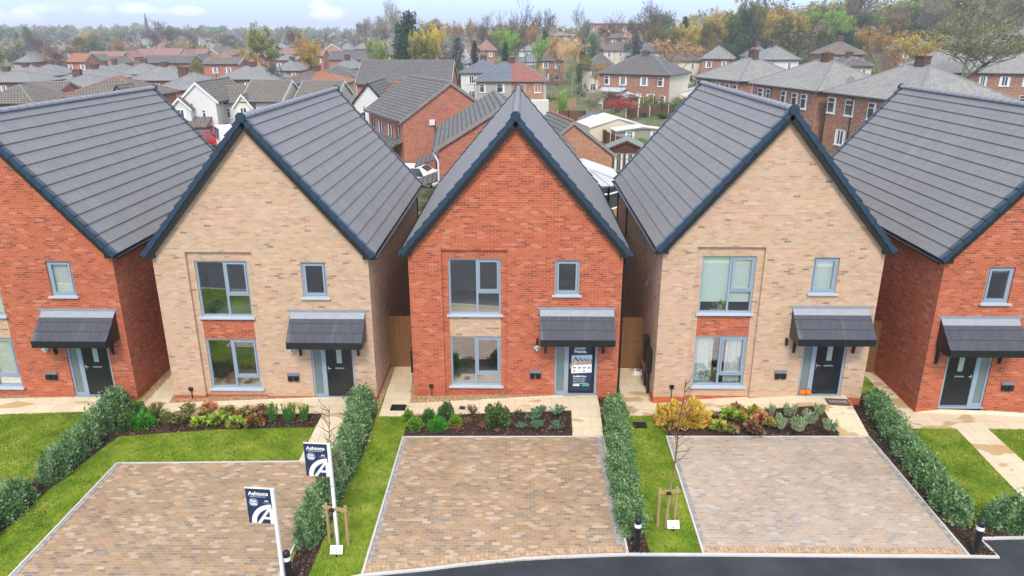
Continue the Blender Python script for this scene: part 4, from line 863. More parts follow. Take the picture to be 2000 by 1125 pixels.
# ------------------------------------------------------------------ gates, covers, doormat, pumpkins
def gate(x0, x1, y, label, h=2.05, post=True):
    r = empty('timber_gate', (x0, y, G), label=label, category='gate', group='timber side gates between the houses'); n = int((x1-x0)/.1)
    b = MB(); wd = (x1-x0)/n
    for i in range(n): b.box(i*wd+.004, (i+1)*wd-.004, -.012 if i % 2 else -.006, .01, .04, h)
    b.build('boards', M['wood'], r); MB().box(.02, x1-x0-.02, .01, .05, .3, .42).build('rail', M['wood'], r); MB().box(.02, x1-x0-.02, .01, .05, h-.35, h-.23).build('rail', M['wood'], r)
    l = MB(); l.tube((x1-x0-.16,-.02,1.15),(x1-x0-.16,-.06,1.15),.03,.03,8); l.build('latch', M['chrome'], r)
gate(-1.22,-.01,2.3,'timber gate between the left buff house and the middle red house'); gate(6.98,8.06,2.3,'timber gate between the middle red house and the buff house with blinds'); gate(14.98,16.56,2.1,'timber gate between the right buff house and the right red house')
gate(-9.36,-8.14,2.3,'timber gate between the left red house and the left buff house')
def cover(px, py, w, d, lab, z=G, mat='black'):
    p = P(px, py, z); o = MB().box(-w/2, w/2, -d/2, d/2, 0, .008).box(-w/2+.03, w/2-.03, -d/2+.03, d/2-.03, .0085, .012).box(-.03,.03,-.012,.012,.0125,.02).build('drain_cover', M[mat]); o.location = p+Vector((0,0,.017)); tag(o, lab, 'drain cover', 'drain covers in the ground')
cover(778,797,.50,.42,'large blue black drain cover at the foot of the path left of the middle house'); cover(903,797,.20,.20,'small square drain cover in the path before the middle house', -.06)
cover(443,799,.24,.22,'small square drain cover in the path before the left buff house', -.07); cover(1386,789,.22,.2,'small square drain cover in the path before the right buff house', -.02)
cover(198,863,.42,.5,'dark square cover beside the left hedge and bed'); cover(1250,831,.42,.36,'dark cover in the lawn right of the straight hedge')
mt = MB().box(-.36,.36,-.21,.21,0,.018).build('doormat', m_plain('brown_coir', (.13,.075,.045), .95, .3, 30)); mt.location = P(1637,786,.235)+Vector((0,0,.014)); mt.rotation_euler = (0,0,R(-4)); tag(mt, 'brown doormat with the word HOME before the black door', 'doormat')
lettering('lettering', 'HOME', .20, M['sill'], mt, (0,-.07,.0195), rot=(0,0,0), align='CENTER', bold=.002)
for px, lab in ((1565,'left of two orange pumpkins by the door'),(1577,'right of two orange pumpkins by the door')):
    p = P(px, 770.5, .245)+Vector((0,-.02,0)); r = empty('pumpkin', p, label=lab, category='pumpkin', group='pumpkins beside the door'); b = MB(); n = 40; rows = 12
    vs_ = [[(lambda a, t: ((.5+.5*math.sin(t))*0+math.sin(t)*.115*(1-.10*abs(math.sin(a*4.5)))*math.cos(a), math.sin(t)*.115*(1-.10*abs(math.sin(a*4.5)))*math.sin(a), .10-math.cos(t)*.095))(2*math.pi*i/n, .05+(math.pi-.1)*j/rows) for i in range(n)] for j in range(rows+1)]
    for j in range(rows):
        for i in range(n): k = (i+1) % n; b.face([vs_[j][i], vs_[j][k], vs_[j+1][k], vs_[j+1][i]])
    b.build('fruit', m_plain('pumpkin_orange', (.75,.17,.01), .45, .1, 6), r, smooth=True); MB().tube((0,0,.18),(.015,0,.24),.018,.012,6).build('stalk', M['bark'], r)
bx = empty('white_box', P(1246,731), R(-12), label='small white plastic box with dark lid on the path beside the gate', category='box'); MB().hexa([(-.17,-.13,0),(.17,-.13,0),(.17,.13,0),(-.17,.13,0),(-.14,-.10,.13),(.14,-.10,.13),(.14,.10,.17),(-.14,.10,.17)]).build('body', M['whitepaint'], bx); MB().box(-.08,.08,-.05,.05,.152,.175).build('lid', M['leadgrey'], bx)
for x, z, s, lab, mat in ((8.07+2.02,2.85+.25+.02,.20,'green pot plant on the upstairs windowsill behind the blind','lime'),(8.07+1.75,.248+.25+.02,.26,'bushy pot plant in the ground floor window with voile curtains','mid')):
    r = empty('pot_plant', (x,-.416+.36,z+.02), label=lab, category='pot plant'); MB().lathe([(.06,0),(.085,.14),(.09,.15)], n=14).build('pot', M['concrete'], r)
    p, d = clump(260, s, s*1.2, 'dome'); p[:,2] += .12; o = link('foliage', leaf_mesh('foliage', p, .07, L[mat], .5, dirs=d), r)
    MB().box(-.3,.3,-.1,.15,-.03,0).build('shelf', M['interior'], r)
# ------------------------------------------------------------------ houses behind
M['sooty'] = m_brick('sooty_brick', [(0,(.05,.035,.028)),(.5,(.10,.06,.045)),(1,(.17,.10,.07))], (.13,.10,.085), zone=.1)
CTRL = []                                                        # ground heights learned from the houses: (x, y, z)
WIN = {}
def winmesh(w, h, style, fm):
    key = (round(w,1), round(h,1), style, fm)
    if key not in WIN:
        f = MB(); t = .07; f.box(-w/2, w/2, -.05, .02, 0, t); f.box(-w/2, w/2, -.05, .02, h-t, h); f.box(-w/2, -w/2+t, -.05, .02, t, h-t); f.box(w/2-t, w/2, -.05, .02, t, h-t)
        if style >= 2: f.box(-.04, .04, -.05, .02, t, h-t)
        if style in (1, 3): f.box(-w/2+t, w/2-t, -.048, .02, h*.66, h*.66+.06)
        f.box(-w/2-.06, w/2+.06, -.10, .02, -.09, -.002)
        p = MB(); p.box(-w/2+t, w/2-t, -.02, -.005, t, h-t)
        c = [MB().box(w/2-t-.2*w, w/2-t, -.0235, -.021, t, h-t).mesh('curtain', M['voile'])]
        if style >= 2: c.append(MB().box(-w/2+t, -w/2+t+.22*w, -.0235, -.021, t, h-t).mesh('curtain', M['voile']))
        WIN[key] = (f.mesh('window', M[fm]), p.mesh('pane', M['dglass']), c)
    return WIN[key]
def addwin(root, x, y, z, w, h, style=2, fm='wframe', rz=0., door=False):
    f, p, c = winmesh(w, h, style, fm); o = link('front_door' if door else 'window', f, root, (x,y,z), rz); link('pane', p, o)
    for q in (() if door else c): link('curtain', q, o)
def clipx(poly, sgn):
    out = []; n = len(poly)
    for i in range(n):
        a, b = poly[i], poly[(i+1) % n]; ia, ib = a[0]*sgn >= -1e-9, b[0]*sgn >= -1e-9
        if ia: out.append(a)
        if ia != ib: t = a[0]/(a[0]-b[0]); out.append(tuple(a[k]+(b[k]-a[k])*t for k in range(3)))
    return out
def roof_polys(W_, D_, z, rise, typ, oh=.35, ohg=.15):
    a, b = W_/2+(oh if typ == 'hip' else ohg), D_/2+oh
    if typ == 'gablefront': a, b = W_/2+oh, D_/2+ohg
    zz = z-oh*rise/(min(W_, D_)/2)*.8 if typ != 'x' else z
    if typ == 'hip':
        r = max(abs(a-b), .01)
        if a >= b: R0, R1 = (-(a-b),0,z+rise), ((a-b),0,z+rise)
        else: R0, R1 = (0,-(b-a),z+rise), (0,(b-a),z+rise)
        A, B, C, D = (-a,-b,zz), (a,-b,zz), (a,b,zz), (-a,b,zz)
        if a >= b: return [[A,B,R1,R0],[B,C,R1],[C,D,R0,R1],[D,A,R0]], [(A,R0),(B,R1),(C,R1),(D,R0),(R0,R1)]
        return [[A,B,R0],[B,C,R1,R0],[C,D,R1],[D,A,R0,R1]], [(A,R0),(B,R0),(C,R1),(D,R1),(R0,R1)]
    if typ == 'gable':
        return [[(-a,-b,zz),(a,-b,zz),(a,0,z+rise),(-a,0,z+rise)],[(a,b,zz),(-a,b,zz),(-a,0,z+rise),(a,0,z+rise)]], [((-a,0,z+rise),(a,0,z+rise))]
    return [[(-a,b,zz),(-a,-b,zz),(0,-b,z+rise),(0,b,z+rise)],[(a,-b,zz),(a,b,zz),(0,b,z+rise),(0,-b,z+rise)]], [((0,-b,z+rise),(0,b,z+rise))]
def house(label, x, y, zb, rz, W_, D_, eh, rise, typ='hip', wall='oldred', roof='slate', roof2=None, chim=(0.,), wins=None, side=None, fm='wframe', ridge='bgridge', verge='wframe', near=False, name='house', cat='house', lower=None, side_wall=None, pots=True, group=None):
    root = empty(name, (x, y, zb), rz, label=label, category=cat, group=group)
    a, b = W_/2, D_/2; wl = MB(); bot = -2.5
    l0 = lower[0] if lower else bot
    for p, q in (((-a,-b),(a,-b)),((a,-b),(a,b)),((a,b),(-a,b)),((-a,b),(-a,-b))):
        if side_wall and p[0] == q[0]: continue
        wl.face([(*p,l0),(*q,l0),(*q,eh),(*p,eh)])
    if typ == 'gable': wl.face([(a,-b,eh),(a,b,eh),(a,0,eh+rise-.05)], 1 if side_wall else 0); wl.face([(-a,b,eh),(-a,-b,eh),(-a,0,eh+rise-.05)], 1 if side_wall else 0)
    if typ == 'gablefront': wl.face([(-a,-b,eh),(a,-b,eh),(0,-b,eh+rise-.05)]); wl.face([(a,b,eh),(-a,b,eh),(0,b,eh+rise-.05)])
    wl.build('wall', [M[wall], M[side_wall or wall]], root)
    if side_wall:
        MB().face([(a,-b,bot),(a,b,bot),(a,b,eh),(a,-b,eh)]).build('side_wall', M[side_wall], root); MB().face([(-a,b,bot),(-a,-b,bot),(-a,-b,eh),(-a,b,eh)]).build('side_wall', M[side_wall], root)
    if lower:
        s = MB(); e = .02
        for p, q in (((-a-e,-b-e),(a+e,-b-e)),((a+e,-b-e),(a+e,b+e)),((a+e,b+e),(-a-e,b+e)),((-a-e,b+e),(-a-e,-b-e))): s.face([(*p,bot),(*q,bot),(*q,lower[0]),(*p,lower[0])])
        s.build('lower_wall', M[lower[1]], root)
    polys, lines = roof_polys(W_, D_, eh, rise, typ); th = .16
    for h, rm in (((-1, roof), (1, roof2)) if roof2 else ((0, roof),)):
        r = MB()
        for p in polys:
            p = clipx(p, h) if h else p
            if len(p) < 3: continue
            r.face([(q[0],q[1],q[2]+th) for q in p]); r.face([q for q in reversed(p)])
            for i in range(len(p)):
                q, s = p[i], p[(i+1) % len(p)]; r.face([q, s, (s[0],s[1],s[2]+th), (q[0],q[1],q[2]+th)])
        rf = r.build('roof', M[rm], root)
    rg = MB()
    for p, q in lines: rg.tube((p[0],p[1],p[2]+th-.02), (q[0],q[1],q[2]+th-.02), .10, .10, 6)
    rg.build('ridge_tiles', M[ridge], rf)
    g = MB(); zz = min(p[2] for q in polys for p in q)
    ys = [q for q in ((-1, 1))]
    if typ == 'gablefront':
        for s in (-1, 1): MB().tube((s*(a+.38),-b,zz+.05),(s*(a+.38),b,zz+.05),.07,.07,6).build('gutter', M['black'], root)
    else:
        for s in (-1, 1): MB().tube((-a-.1,s*(b+.38),zz+.05),(a+.1,s*(b+.38),zz+.05),.07,.07,6).build('gutter', M['black'], root)
        if typ == 'hip':
            for s in (-1, 1): MB().tube((s*(a+.38),-b-.3,zz+.05),(s*(a+.38),b+.3,zz+.05),.07,.07,6).build('gutter', M['black'], root)
    g.tube((-a*.35,-b-.06,zz),(-a*.35,-b-.06,bot),.045,.045,6); g.build('downpipe', M['black'], root)
    if typ != 'hip' and verge:
        for p in polys:
            for i in range(4):
                v = MB()
                q, s = p[i], p[(i+1) % 4]
                flat = abs(q[2]-s[2]) < .01
                if not flat:
                    dx = Vector((math.copysign(.03, q[0]),0,0)) if typ == 'gable' else Vector((0, math.copysign(.03, q[1]),0))
                    Q, S_ = Vector(q), Vector(s); v.hexa([Q-Vector((0,0,.10)),S_-Vector((0,0,.10)),S_-Vector((0,0,.10))+dx,Q-Vector((0,0,.10))+dx,Q+Vector((0,0,th+.01)),S_+Vector((0,0,th+.01)),S_+Vector((0,0,th+.01))+dx,Q+Vector((0,0,th+.01))+dx]); v.build('verge_board', M[verge], rf)
    for cx in chim:
        c = MB(); along_y = (typ == 'gablefront') or (typ == 'hip' and D_ > W_); px, py = (0, cx) if along_y else (cx, 0); zt_ = eh+rise
        c.box(px-.55, px+.55, py-.32, py+.32, zt_-.8, zt_+.75); c.box(px-.60, px+.60, py-.37, py+.37, zt_+.75, zt_+.87); ch = c.build('chimney', M['sooty'], rf)
        if pots:
            c = MB()
            for k in (-.3, 0., .3): c.lathe([(.10,zt_+.87),(.08,zt_+1.15)], (px+k,py,0), 8)
            c.build('chimney_pot', M['orange'], ch)
    if wins is None: wins = 'auto'
    if wins == 'auto':
        n = max(2, int(W_/2.6)); wins = []
        for k in range(n):
            u = (k+.5)/n*W_-a; wins.append((u, eh-1.75, 1.3 if k % 2 == 0 else 1.0, 1.25, 2))
            wins.append((u, .7, 1.7 if k % 2 == 0 else 1.0, 1.35, 3 if k % 2 == 0 else 1))
    for (u, z, w_, h_, st) in wins: addwin(root, u, -b, z, w_, h_, st, fm)
    for (v_, z, w_, h_, st, sg) in (side or ()): addwin(root, sg*a, v_, z, w_, h_, st, fm, R(90)*sg)
    CTRL.append((x, y, zb)); return root
def H(label, x0, x1, ye, yr, Y, D_=7.5, eh=5., rot=0., typ='hip', anchor='c', **k):
    pe = aty((x0+x1)/2, ye, Y); zc = (pe-cam.location).dot(cam.matrix_world.to_3x3()@Vector((0,0,-1))) if False else ((pe.y+CD)*math.cos(PITCH)+(CH-pe.z)*math.sin(PITCH))
    W_ = k.pop('W', None) or (x1-x0)/FPX*zc*.96
    # ridge height read at the ridge's distance
    zr = aty((x0+x1)/2, yr, Y+(D_/2 if typ != 'gablefront' else 0)).z; rise = k.pop('rise', None) or max(1.2, zr-pe.z-.16)
    fx = -math.sin(R(rot)); fy = math.cos(R(rot))
    return house(label, pe.x+fx*D_/2, Y+fy*D_/2, pe.z-eh+.1, R(rot), W_, D_, eh, rise, typ, **k)
G1 = 'slate roofed semi-detached houses in the left distance'; G2 = 'red roofed estate houses in the far left distance'; G3 = 'hip roofed brick houses behind the right new houses'; G4 = 'houses on the far hillside'
slate = [(-60,70,162,140,95,'nearest the left edge, lowest of the grey hip roofs'),(-30,88,151,131,118,'second from the left edge, behind the lowest one'),(45,118,145,125,138,'small one right of the two at the left edge'),(85,208,173,147,80,'broad mottled one above the near brown roof'),
 (112,218,156,135,104,'one half hidden by the broad mottled roof'),(150,225,146,127,132,'one beneath the row of orange gables'),(190,243,141,122,150,'smallest one below the white edged brick gable'),(228,305,146,123,126,'one left of the squat dark chimney'),(250,362,158,130,104,'one with white window left of the green bush'),
 (300,420,177,143,76,'nearest one with brick wall and wide white window'),(420,545,156,130,106,'long one behind the white gabled houses'),(540,585,138,118,142,'small one right of the dark green bush'),(648,702,134,114,136,'one left of the long grey roof')]
for i, (a, b, e, r_, Y, d) in enumerate(slate):
    H('slate hip roofed house, '+d, a, b, e, r_, Y, 7.5, group=G1, roof='slate', chim=(0.,) if i % 3 else (-1.5,), pots=False, ridge='bgridge', near=Y < 90)
H('house with olive brown tiled roof at the left edge just beyond the near grey roof', -40, 66, 203, 166, 52, 7, typ='hip', roof='brown', wall='bgred', chim=(), group=None)
H('brown tiled gable roof between the edge house and the broad hip roof on the left', 26, 108, 190, 164, 60, 6.5, typ='gable', roof='brown', wall='bgred', chim=(), verge='stone')
hb = H('broad brown tiled hip roof with small black edged white dormer gable on the left', 118, 278, 192, 150, 57, 8.5, roof='brown', wall='bgred', chim=(), ridge='orange')
# white and brick gabled houses left of centre
hw = H('white gabled house with brick ground floor and white garage door', 350, 423, 199, 162, 56, 9, typ='gablefront', roof='brown', wall='white', chim=(), lower=(2.45,'bgred'), wins=[(.55,3.1,.5,1.0,1),(-1.2,3.1,1.3,1.1,2)], near=True)
def subroof(root, x, y, z, w, d, rise, wallm, roofm, h=1.2, vm='wframe', win=None):
    a = w/2; b = MB(); b.face([(x-a,y,z-h),(x+a,y,z-h),(x+a,y,z),(x,y,z+rise),(x-a,y,z)]); b.face([(x-a,y,z-h),(x-a,y,z),(x-a,y+d,z),(x-a,y+d,z-h)]); b.face([(x+a,y,z-h),(x+a,y+d,z-h),(x+a,y+d,z),(x+a,y,z)])
    b.build('dormer_wall', M[wallm], root); r = MB(); o = .2; s = rise/a
    for sg in (-1, 1): r.hexa([(x+sg*(a+o),y-o,z-o*s),(x,y-o,z+rise),(x,y+d,z+rise),(x+sg*(a+o),y+d,z-o*s),(x+sg*(a+o),y-o,z-o*s+.1),(x,y-o,z+rise+.1),(x,y+d,z+rise+.1),(x+sg*(a+o),y+d,z-o*s+.1)])
    rf = r.build('dormer_roof', M[roofm], root); r = MB()
    for sg in (-1, 1): r.hexa([(x+sg*(a+o),y-o-.03,z-o*s-.12),(x,y-o-.03,z+rise-.12),(x,y-o-.001,z+rise-.12),(x+sg*(a+o),y-o-.001,z-o*s-.12),(x+sg*(a+o),y-o-.03,z-o*s+.12),(x,y-o-.03,z+rise+.12),(x,y-o-.001,z+rise+.12),(x+sg*(a+o),y-o-.001,z-o*s+.12)])
    r.build('verge_board', M[vm], rf)
    if win: addwin(root, x, y, z-win[1]-.1, win[0], win[1], 2)
subroof(hw, -1.6, -5.3, 4.3, 2.1, 3., 1.0, 'white', 'brown', 1.9, win=(1.2,1.15)); 
gd = MB(); gd.box(-1.7,.9,-4.62,-4.5,-.2,2.05); g_ = gd.build('garage_door', M['wframe'], hw); gd = MB()
for k in range(3):
    for j in range(3): gd.box(-1.3+.8*k, -.9+.8*k, -4.63, -4.621, .3+.6*j, .62+.6*j)
gd.build('door_panel', M['dglass'], g_)
pr_ = MB(); pr_.hexa([(-1.9,-6.3,2.5),(1.3,-6.3,2.5),(1.3,-4.55,3.3),(-1.9,-4.55,3.3),(-1.9,-6.3,2.6),(1.3,-6.3,2.6),(1.3,-4.55,3.4),(-1.9,-4.55,3.4)]); pr_.build('porch_roof', M['brown'], hw)
H('cream and brick wing with lower brown roof right of the white gabled house', 424, 466, 199, 170, 58.5, 7, typ='gable', roof='brown', wall='white', chim=(), lower=(2.4,'bgred'), wins=[(0,3.2,.5,1.,1)], near=True)
hc = H('cream house with brown roof and small gabled dormer above an arched window', 470, 552, 198, 158, 57, 8, typ='gable', roof='brown', wall='cream', chim=(), wins=[(.2,3.6,.6,.6,1)], near=True)
subroof(hc, -1.9, -4.4, 4.4, 1.9, 3., 1.2, 'cream', 'brown', 1.9, win=(1.2,1.2))
H('cream gable ended house with brown roof and white verge behind the left new roof', 575, 658, 196, 159, 58, 8, typ='gable', roof='brown', wall='cream', chim=(), near=True)
subroof(hb, 2.1, -4.6, 4.7, 2.2, 3.2, 1.5, 'white', 'brown', .8, vm='black')
H('semi-detached house with half dark brown and half orange roof', 537, 674, 165, 139, 84, 8, roof='dkbrown', roof2='orange', wall='cream', chim=(0.,), ridge='orange')
H('grey brown hip roofed cream house with stone quoins behind the orange roof', 602, 698, 152, 129, 98, 8, roof='dkbrown', wall='cream', chim=())
H('long grey tiled gable roofed brick building across the middle distance', 692, 884, 165, 119, 78, 10, typ='gable', roof='dkbrown', wall='bgred', chim=(), verge='cream')
hg = H('white gabled house with black verges left of the big brick gable', 690, 752, 203, 163, 56, 9, typ='gablefront', roof='dkbrown', wall='white', chim=(), verge='black', lower=(1.2,'bgred'), wins=[(-.6,2.6,.7,1.5,1)], near=True)
H('low tiled house roof behind the big brick gable', 742, 806, 192, 157, 60, 8, typ='hip', roof='dkbrown', wall='white', chim=(), ridge='orange', near=True)
subroof(hg, 1.7, -5.4, 4.0, 2.0, 3., 1.2, 'white', 'dkbrown', 1.5, vm='black')
# big brick gable end, turned
L0 = atz(787,235,5.); th = R(26.7); dx, dy = math.cos(th), math.sin(th); c0 = L0+Vector((dx,dy,0))*4.1+Vector((-dy,dx,0))*5.1
hbk = house('big red brick gable ended house with brown framed windows and white wall box', c0.x, c0.y, 0., th, 8.2, 10.2, 5., 2.75, 'gablefront', wall='bgred', roof='dkbrown', chim=(), wins=[], fm='brownframe' if 'brownframe' in M else 'black', verge='stone', near=True,
      side=[(-3.7,2.9,.8,1.5,1,-1),(-1.4,2.9,1.3,1.5,2,-1),(1.4,2.9,1.3,1.5,2,-1),(3.7,2.9,.8,1.5,1,-1)])
MB().box(-1.9,-1.45,-5.22,-5.1,4.5,4.95).build('wall_box', M['wframe'], hbk)
a_ = MB(); a_.tube((-3.4,-5.15,4.9),(-3.4,-5.3,5.9),.025); a_.tube((-4.0,-5.3,5.85),(-2.9,-5.3,5.95),.015)
for k in range(6): a_.tube((-3.9+.17*k,-5.55,5.86+.01*k),(-3.9+.17*k,-5.05,5.86+.01*k),.01)
a_.build('aerial', M['leadgrey'], hbk)
a_ = MB(); a_.hexa([(-6.6,-4.9,2.3),(-6.6,4.9,2.3),(-4.11,4.9,3.2),(-4.11,-4.9,3.2),(-6.6,-4.9,2.42),(-6.6,4.9,2.42),(-4.11,4.9,3.32),(-4.11,-4.9,3.32)]); a_.build('lean_to_roof', M['dkbrown'], hbk)
L0 = atz(857,290,5.); th = R(5); dx, dy = math.cos(th), math.sin(th); ap = aty(984,204,L0.y+.35); hwid = (ap-L0).length if False else (ap.x-L0.x)/dx
c0 = L0+Vector((dx,dy,0))*hwid+Vector((-dy,dx,0))*5.6
hb5 = house('red brick house with weathered roof slope and white downpipe behind the middle new house', c0.x, c0.y, 0., th, 2*hwid, 11.2, 5., ap.z-5.-.12, 'gablefront', wall='bgred', roof='dkbrown', chim=(), wins=[], verge='stone', near=True)
a_ = MB(); a_.path([(-hwid-.35,-5.6,4.75),(-hwid-.06,-5.66,4.2),(-hwid-.06,-5.66,-.2)], .06, 8); a_.build('downpipe', M['wframe'], hb5)
for k, (z, y) in enumerate(((3.4,3.),(2.6,-1.))):
    a_ = MB(); a_.hexa([(-hwid-1.9,y-2.2,z-.7),(-hwid-.01,y-2.2,z),(-hwid-.01,y+1.2,z),(-hwid-1.9,y+1.2,z-.7),(-hwid-1.9,y-2.2,z-.6),(-hwid-.01,y-2.2,z+.1),(-hwid-.01,y+1.2,z+.1),(-hwid-1.9,y+1.2,z-.6)]); a_.build('lean_to_roof', M['dkbrown'], hb5)
# white and grey/red semi
H('white rendered house with dark quoins and grey hip roof', 898, 985, 143, 118, 104, 8, roof='bluegrey', wall='white', chim=(1.,))
sm = H('semi-detached house half grey render and half brick with half blue grey and half red roof', 927, 1070, 159, 122, 92, 8, roof='bluegrey', roof2='redtile', wall='pebble', chim=(0.,), wins=[(-4.3,3.3,.9,1.2,1),(-1.6,3.3,1.2,1.2,1),(1.5,3.3,1.2,1.2,2),(4.0,3.3,1.0,1.2,2),(3.5,.8,1.3,1.2,2),(-3.,.8,1.6,1.2,2)])
MB().face([(.05,-4.03,-2),(4.85,-4.03,-2),(4.85,-4.03,4.95),(.05,-4.03,4.95)]).build('brick_facing', M['oldred'], sm)
MB().box(2.6,5.6,-6.6,-4.05,-2,2.3).build('extension', M['white'], sm)
# brick semi in the middle right, turned
def HR(label, cpx, cpy, z, W_, D_, rot, rise, **k):               # anchored on its near corner (front right)
    c = atz(cpx, cpy, z); th = R(rot); ux_, uy_ = math.cos(th), math.sin(th)
    ctr = c-Vector((ux_,uy_,0))*W_/2+Vector((-uy_,ux_,0))*D_/2
    eh = k.pop('eh', 5.); return house(label, ctr.x, ctr.y, z-eh, th, W_, D_, eh, rise, **k)
c1 = HR('brick semi-detached house with cream side wall and lean-to conservatory', 1309, 146.5, 5.1, 12.4, 9.5, -30, 2.7, roof='dkbrown', wall='oldred', chim=(0.,), side_wall='cream', near=True,
   wins=[(-4.8,3.2,1.,1.35,1),(-1.9,3.2,1.3,1.35,2),(1.8,3.2,1.3,1.35,2),(4.7,3.2,1.,1.35,1),(1.0,.5,.9,1.4,2),(3.1,.5,1.5,1.4,3),(5.2,-.3,.9,2.,1)], side=[(-.6,2.2,.5,1.6,1,1),(2.6,3.3,.5,1.,1,1)])
lt = MB(); lt.hexa([(-5.6,-6.6,2.1),(-1.2,-6.6,2.1),(-1.2,-3.8,2.9),(-5.6,-3.8,2.9),(-5.6,-6.6,2.2),(-1.2,-6.6,2.2),(-1.2,-3.8,3.),(-5.6,-3.8,3.)]); lt.build('conservatory_roof', M['sill'], c1)
lt = MB(); lt.box(-5.5,-1.3,-6.5,-3.8,-1,.7); lt.build('conservatory_wall', M['wframe'], c1)
lt = MB(); lt.box(-5.45,-1.35,-6.45,-6.4,.7,2.1); lt.box(-1.4,-1.35,-6.4,-3.8,.7,2.1); lt.build('conservatory_glass', M['dglass'], c1)
for nm, cp, cy, z, d, rr, ww in (('leftmost, cut by the near ridge',1444,158,6.6,'D1',-72,8.8),('middle one with satellite dish',1597,177,6.6,'D2',-76,11.2)):
    h_ = HR('slate roofed brick semi behind the right new roofs, '+nm, cp, cy, z, ww, 8.6, rr, 2.25, roof='slate2', wall='oldred', chim=(.3,), group=G3, near=True, fm='wframe', side=[(-2.,3.2,1.2,1.35,1,1),(2.,3.2,1.2,1.35,1,1)],
       wins=[(-3.9,3.2,1.1,1.4,1),(-2.4,3.2,.9,1.4,1),(.3,3.2,.9,1.4,1),(2.2,3.2,1.,1.4,1),(3.7,3.2,1.,1.4,1),(-3.,.6,1.4,1.3,2),(3.,.6,1.4,1.3,2)])
dsh = MB(); dsh.lathe([(.02,0),(.22,.04),(.38,.13)], n=16); 
do = dsh.build('satellite_dish', M['leadgrey'], h_); do.location = (6.3,-1.5,5.9); do.rotation_euler = (R(70),0,R(30))
h_ = HR('slate roofed brick semi behind the right new roofs, broad nearest one', 1790, 200, 6.6, 11.0, 8.6, -77, 2.35, roof='slate2', wall='oldred', chim=(.3,), group=G3, near=True, wins=[(-4.8,3.2,1.2,1.45,1),(-2.3,3.2,1.2,1.45,1),(.6,3.2,1.,1.4,1),(3.,3.2,1.,1.4,1),(-3.,.6,1.4,1.3,2)])
H('wide slate roofed brick house at the right under the spreading bare tree', 1785, 2060, 143, 98, 84, 9, roof='slate2', wall='oldred', chim=(-1.,), group=G3, rot=-14, near=True)
right = [('white rendered house with grey hip roof behind the leftmost slate roof',1487,1562,117,90,112,'white','slate',None),('brick house with dark tiled hip roof under the woodland',1612,1692,107,81,128,'oldred','brown',None),('small cream extension below the dark tiled hip roof',1645,1704,130,119,104,'cream','dkbrown',None),
 ('brick house with blue grey roof below the woodland',1757,1836,97,72,142,'oldred','bluegrey',None),('house with a faded red tiled roof at the upper right',1818,1904,112,83,122,'oldred','pinkred',None),('grey roofed house above the bare tree at the right',1892,1976,86,65,152,'cream','slate',None),
 ('dark roofed house cut by the right edge',1956,2064,102,78,128,'oldred','dkbrown',None),('highest grey roof at the right edge',1978,2070,70,50,165,'oldred','slate',None),('brick hip roofed house right of the orange tree',1370,1430,115,90,134,'oldred','slate',-18),('cream house with dark hip roof behind the orange tree',1300,1372,119,97,140,'cream','dkbrown',None),
 ('cream hip roofed house left of the brick semi, behind the birch',1142,1208,134,104,128,'cream','dkbrown',None),('small brick house with dark roof behind the birch tree',1053,1101,118,96,150,'oldred','dkbrown',None),('brown roofed pair of houses above the grey roof behind the birch',1178,1246,99,80,190,'cream','brown',None),
 ('grey roofed cream house beside the brown roofed pair',1238,1302,102,83,178,'cream','bluegrey',None),('small grey roofed house up on the skyline by the bare trees',1190,1226,75,65,245,'oldred','dkbrown',None),('brown roofed house left of the brown roofed pair',1140,1174,92,79,205,'oldred','brown',None),
 ('grey roofed house with white front at the foot of the yellow woodland',1464,1512,112,91,150,'white','bluegrey',None),('slate roofed house between the spruce and the white house',905,956,124,103,140,'white','slate',None),('faint grey roofed house on the skyline right of centre',1075,1115,70,62,260,'oldred','slate',None),('reddish roofed house in the trees right of centre',930,968,98,78,190,'oldred','pinkred',None)]
for lab, a, b, e, r_, Y, wl, rf, rt in right: H(lab, a, b, e, r_, Y, 7.5, roof=rf, wall=wl, chim=(0.,), rot=rt or 0., group=G4, near=False)
far = [(28,62,122,108,'hip','slate'),(130,166,121,105,'gable','orange'),(166,192,119,110,'gablefront','brown'),(165,236,113,101,'gable','pinkred'),(233,262,112,100,'gablefront','pinkred'),(262,304,108,96,'gable','pinkred'),(304,348,108,95,'gable','pinkred'),(348,372,108,97,'gablefront','pinkred'),(374,402,107,96,'gable','pinkred'),(402,426,106,96,'gablefront','brown'),
 (426,452,108,97,'gablefront','pinkred'),(452,472,106,97,'gable','brown'),(470,498,112,98,'gablefront','brown'),(272,373,124,109,'gable','dkbrown'),(374,398,122,107,'gablefront','brown'),(396,468,126,114,'gable','brown'),(548,592,106,95,'gable','pinkred'),(593,632,110,97,'gable','pinkred'),(633,666,98,86,'gablefront','brown'),(640,730,117,100,'gable','dkbrown'),(664,690,97,84,'hip','slate'),(690,722,96,84,'hip','slate'),(718,760,98,82,'gable','pinkred'),(735,775,107,92,'gable','brown'),(500,522,112,102,'gablefront','brown'),(540,572,118,107,'hip','slate'),(205,232,124,112,'gablefront','brown')]
for i, (a, b, e, r_, t, rf) in enumerate(far):
    Y = 60+ (150-e)*3.6; lab = {'gablefront':'brick gable fronted house in the far estate','gable':'house with long low tiled roof in the far estate','hip':'small hip roofed house in the far estate'}[t]
    H(lab+f', {ORD[sum(1 for q in far if q[4]==t and q[0] < a)]} such from the left', a, b, e, r_, Y, 7., typ=t, roof=rf, wall='bgorange' if t == 'gablefront' else 'bgred', chim=(), group=G2, wins=[(0,.8,1.4,1.2,2)] if t == 'gablefront' else [(-1.5,3.1,1.2,1.1,2),(1.5,3.1,1.2,1.1,2),(0,.7,1.4,1.3,2)], verge='wframe' if i % 3 == 0 else 'stone')
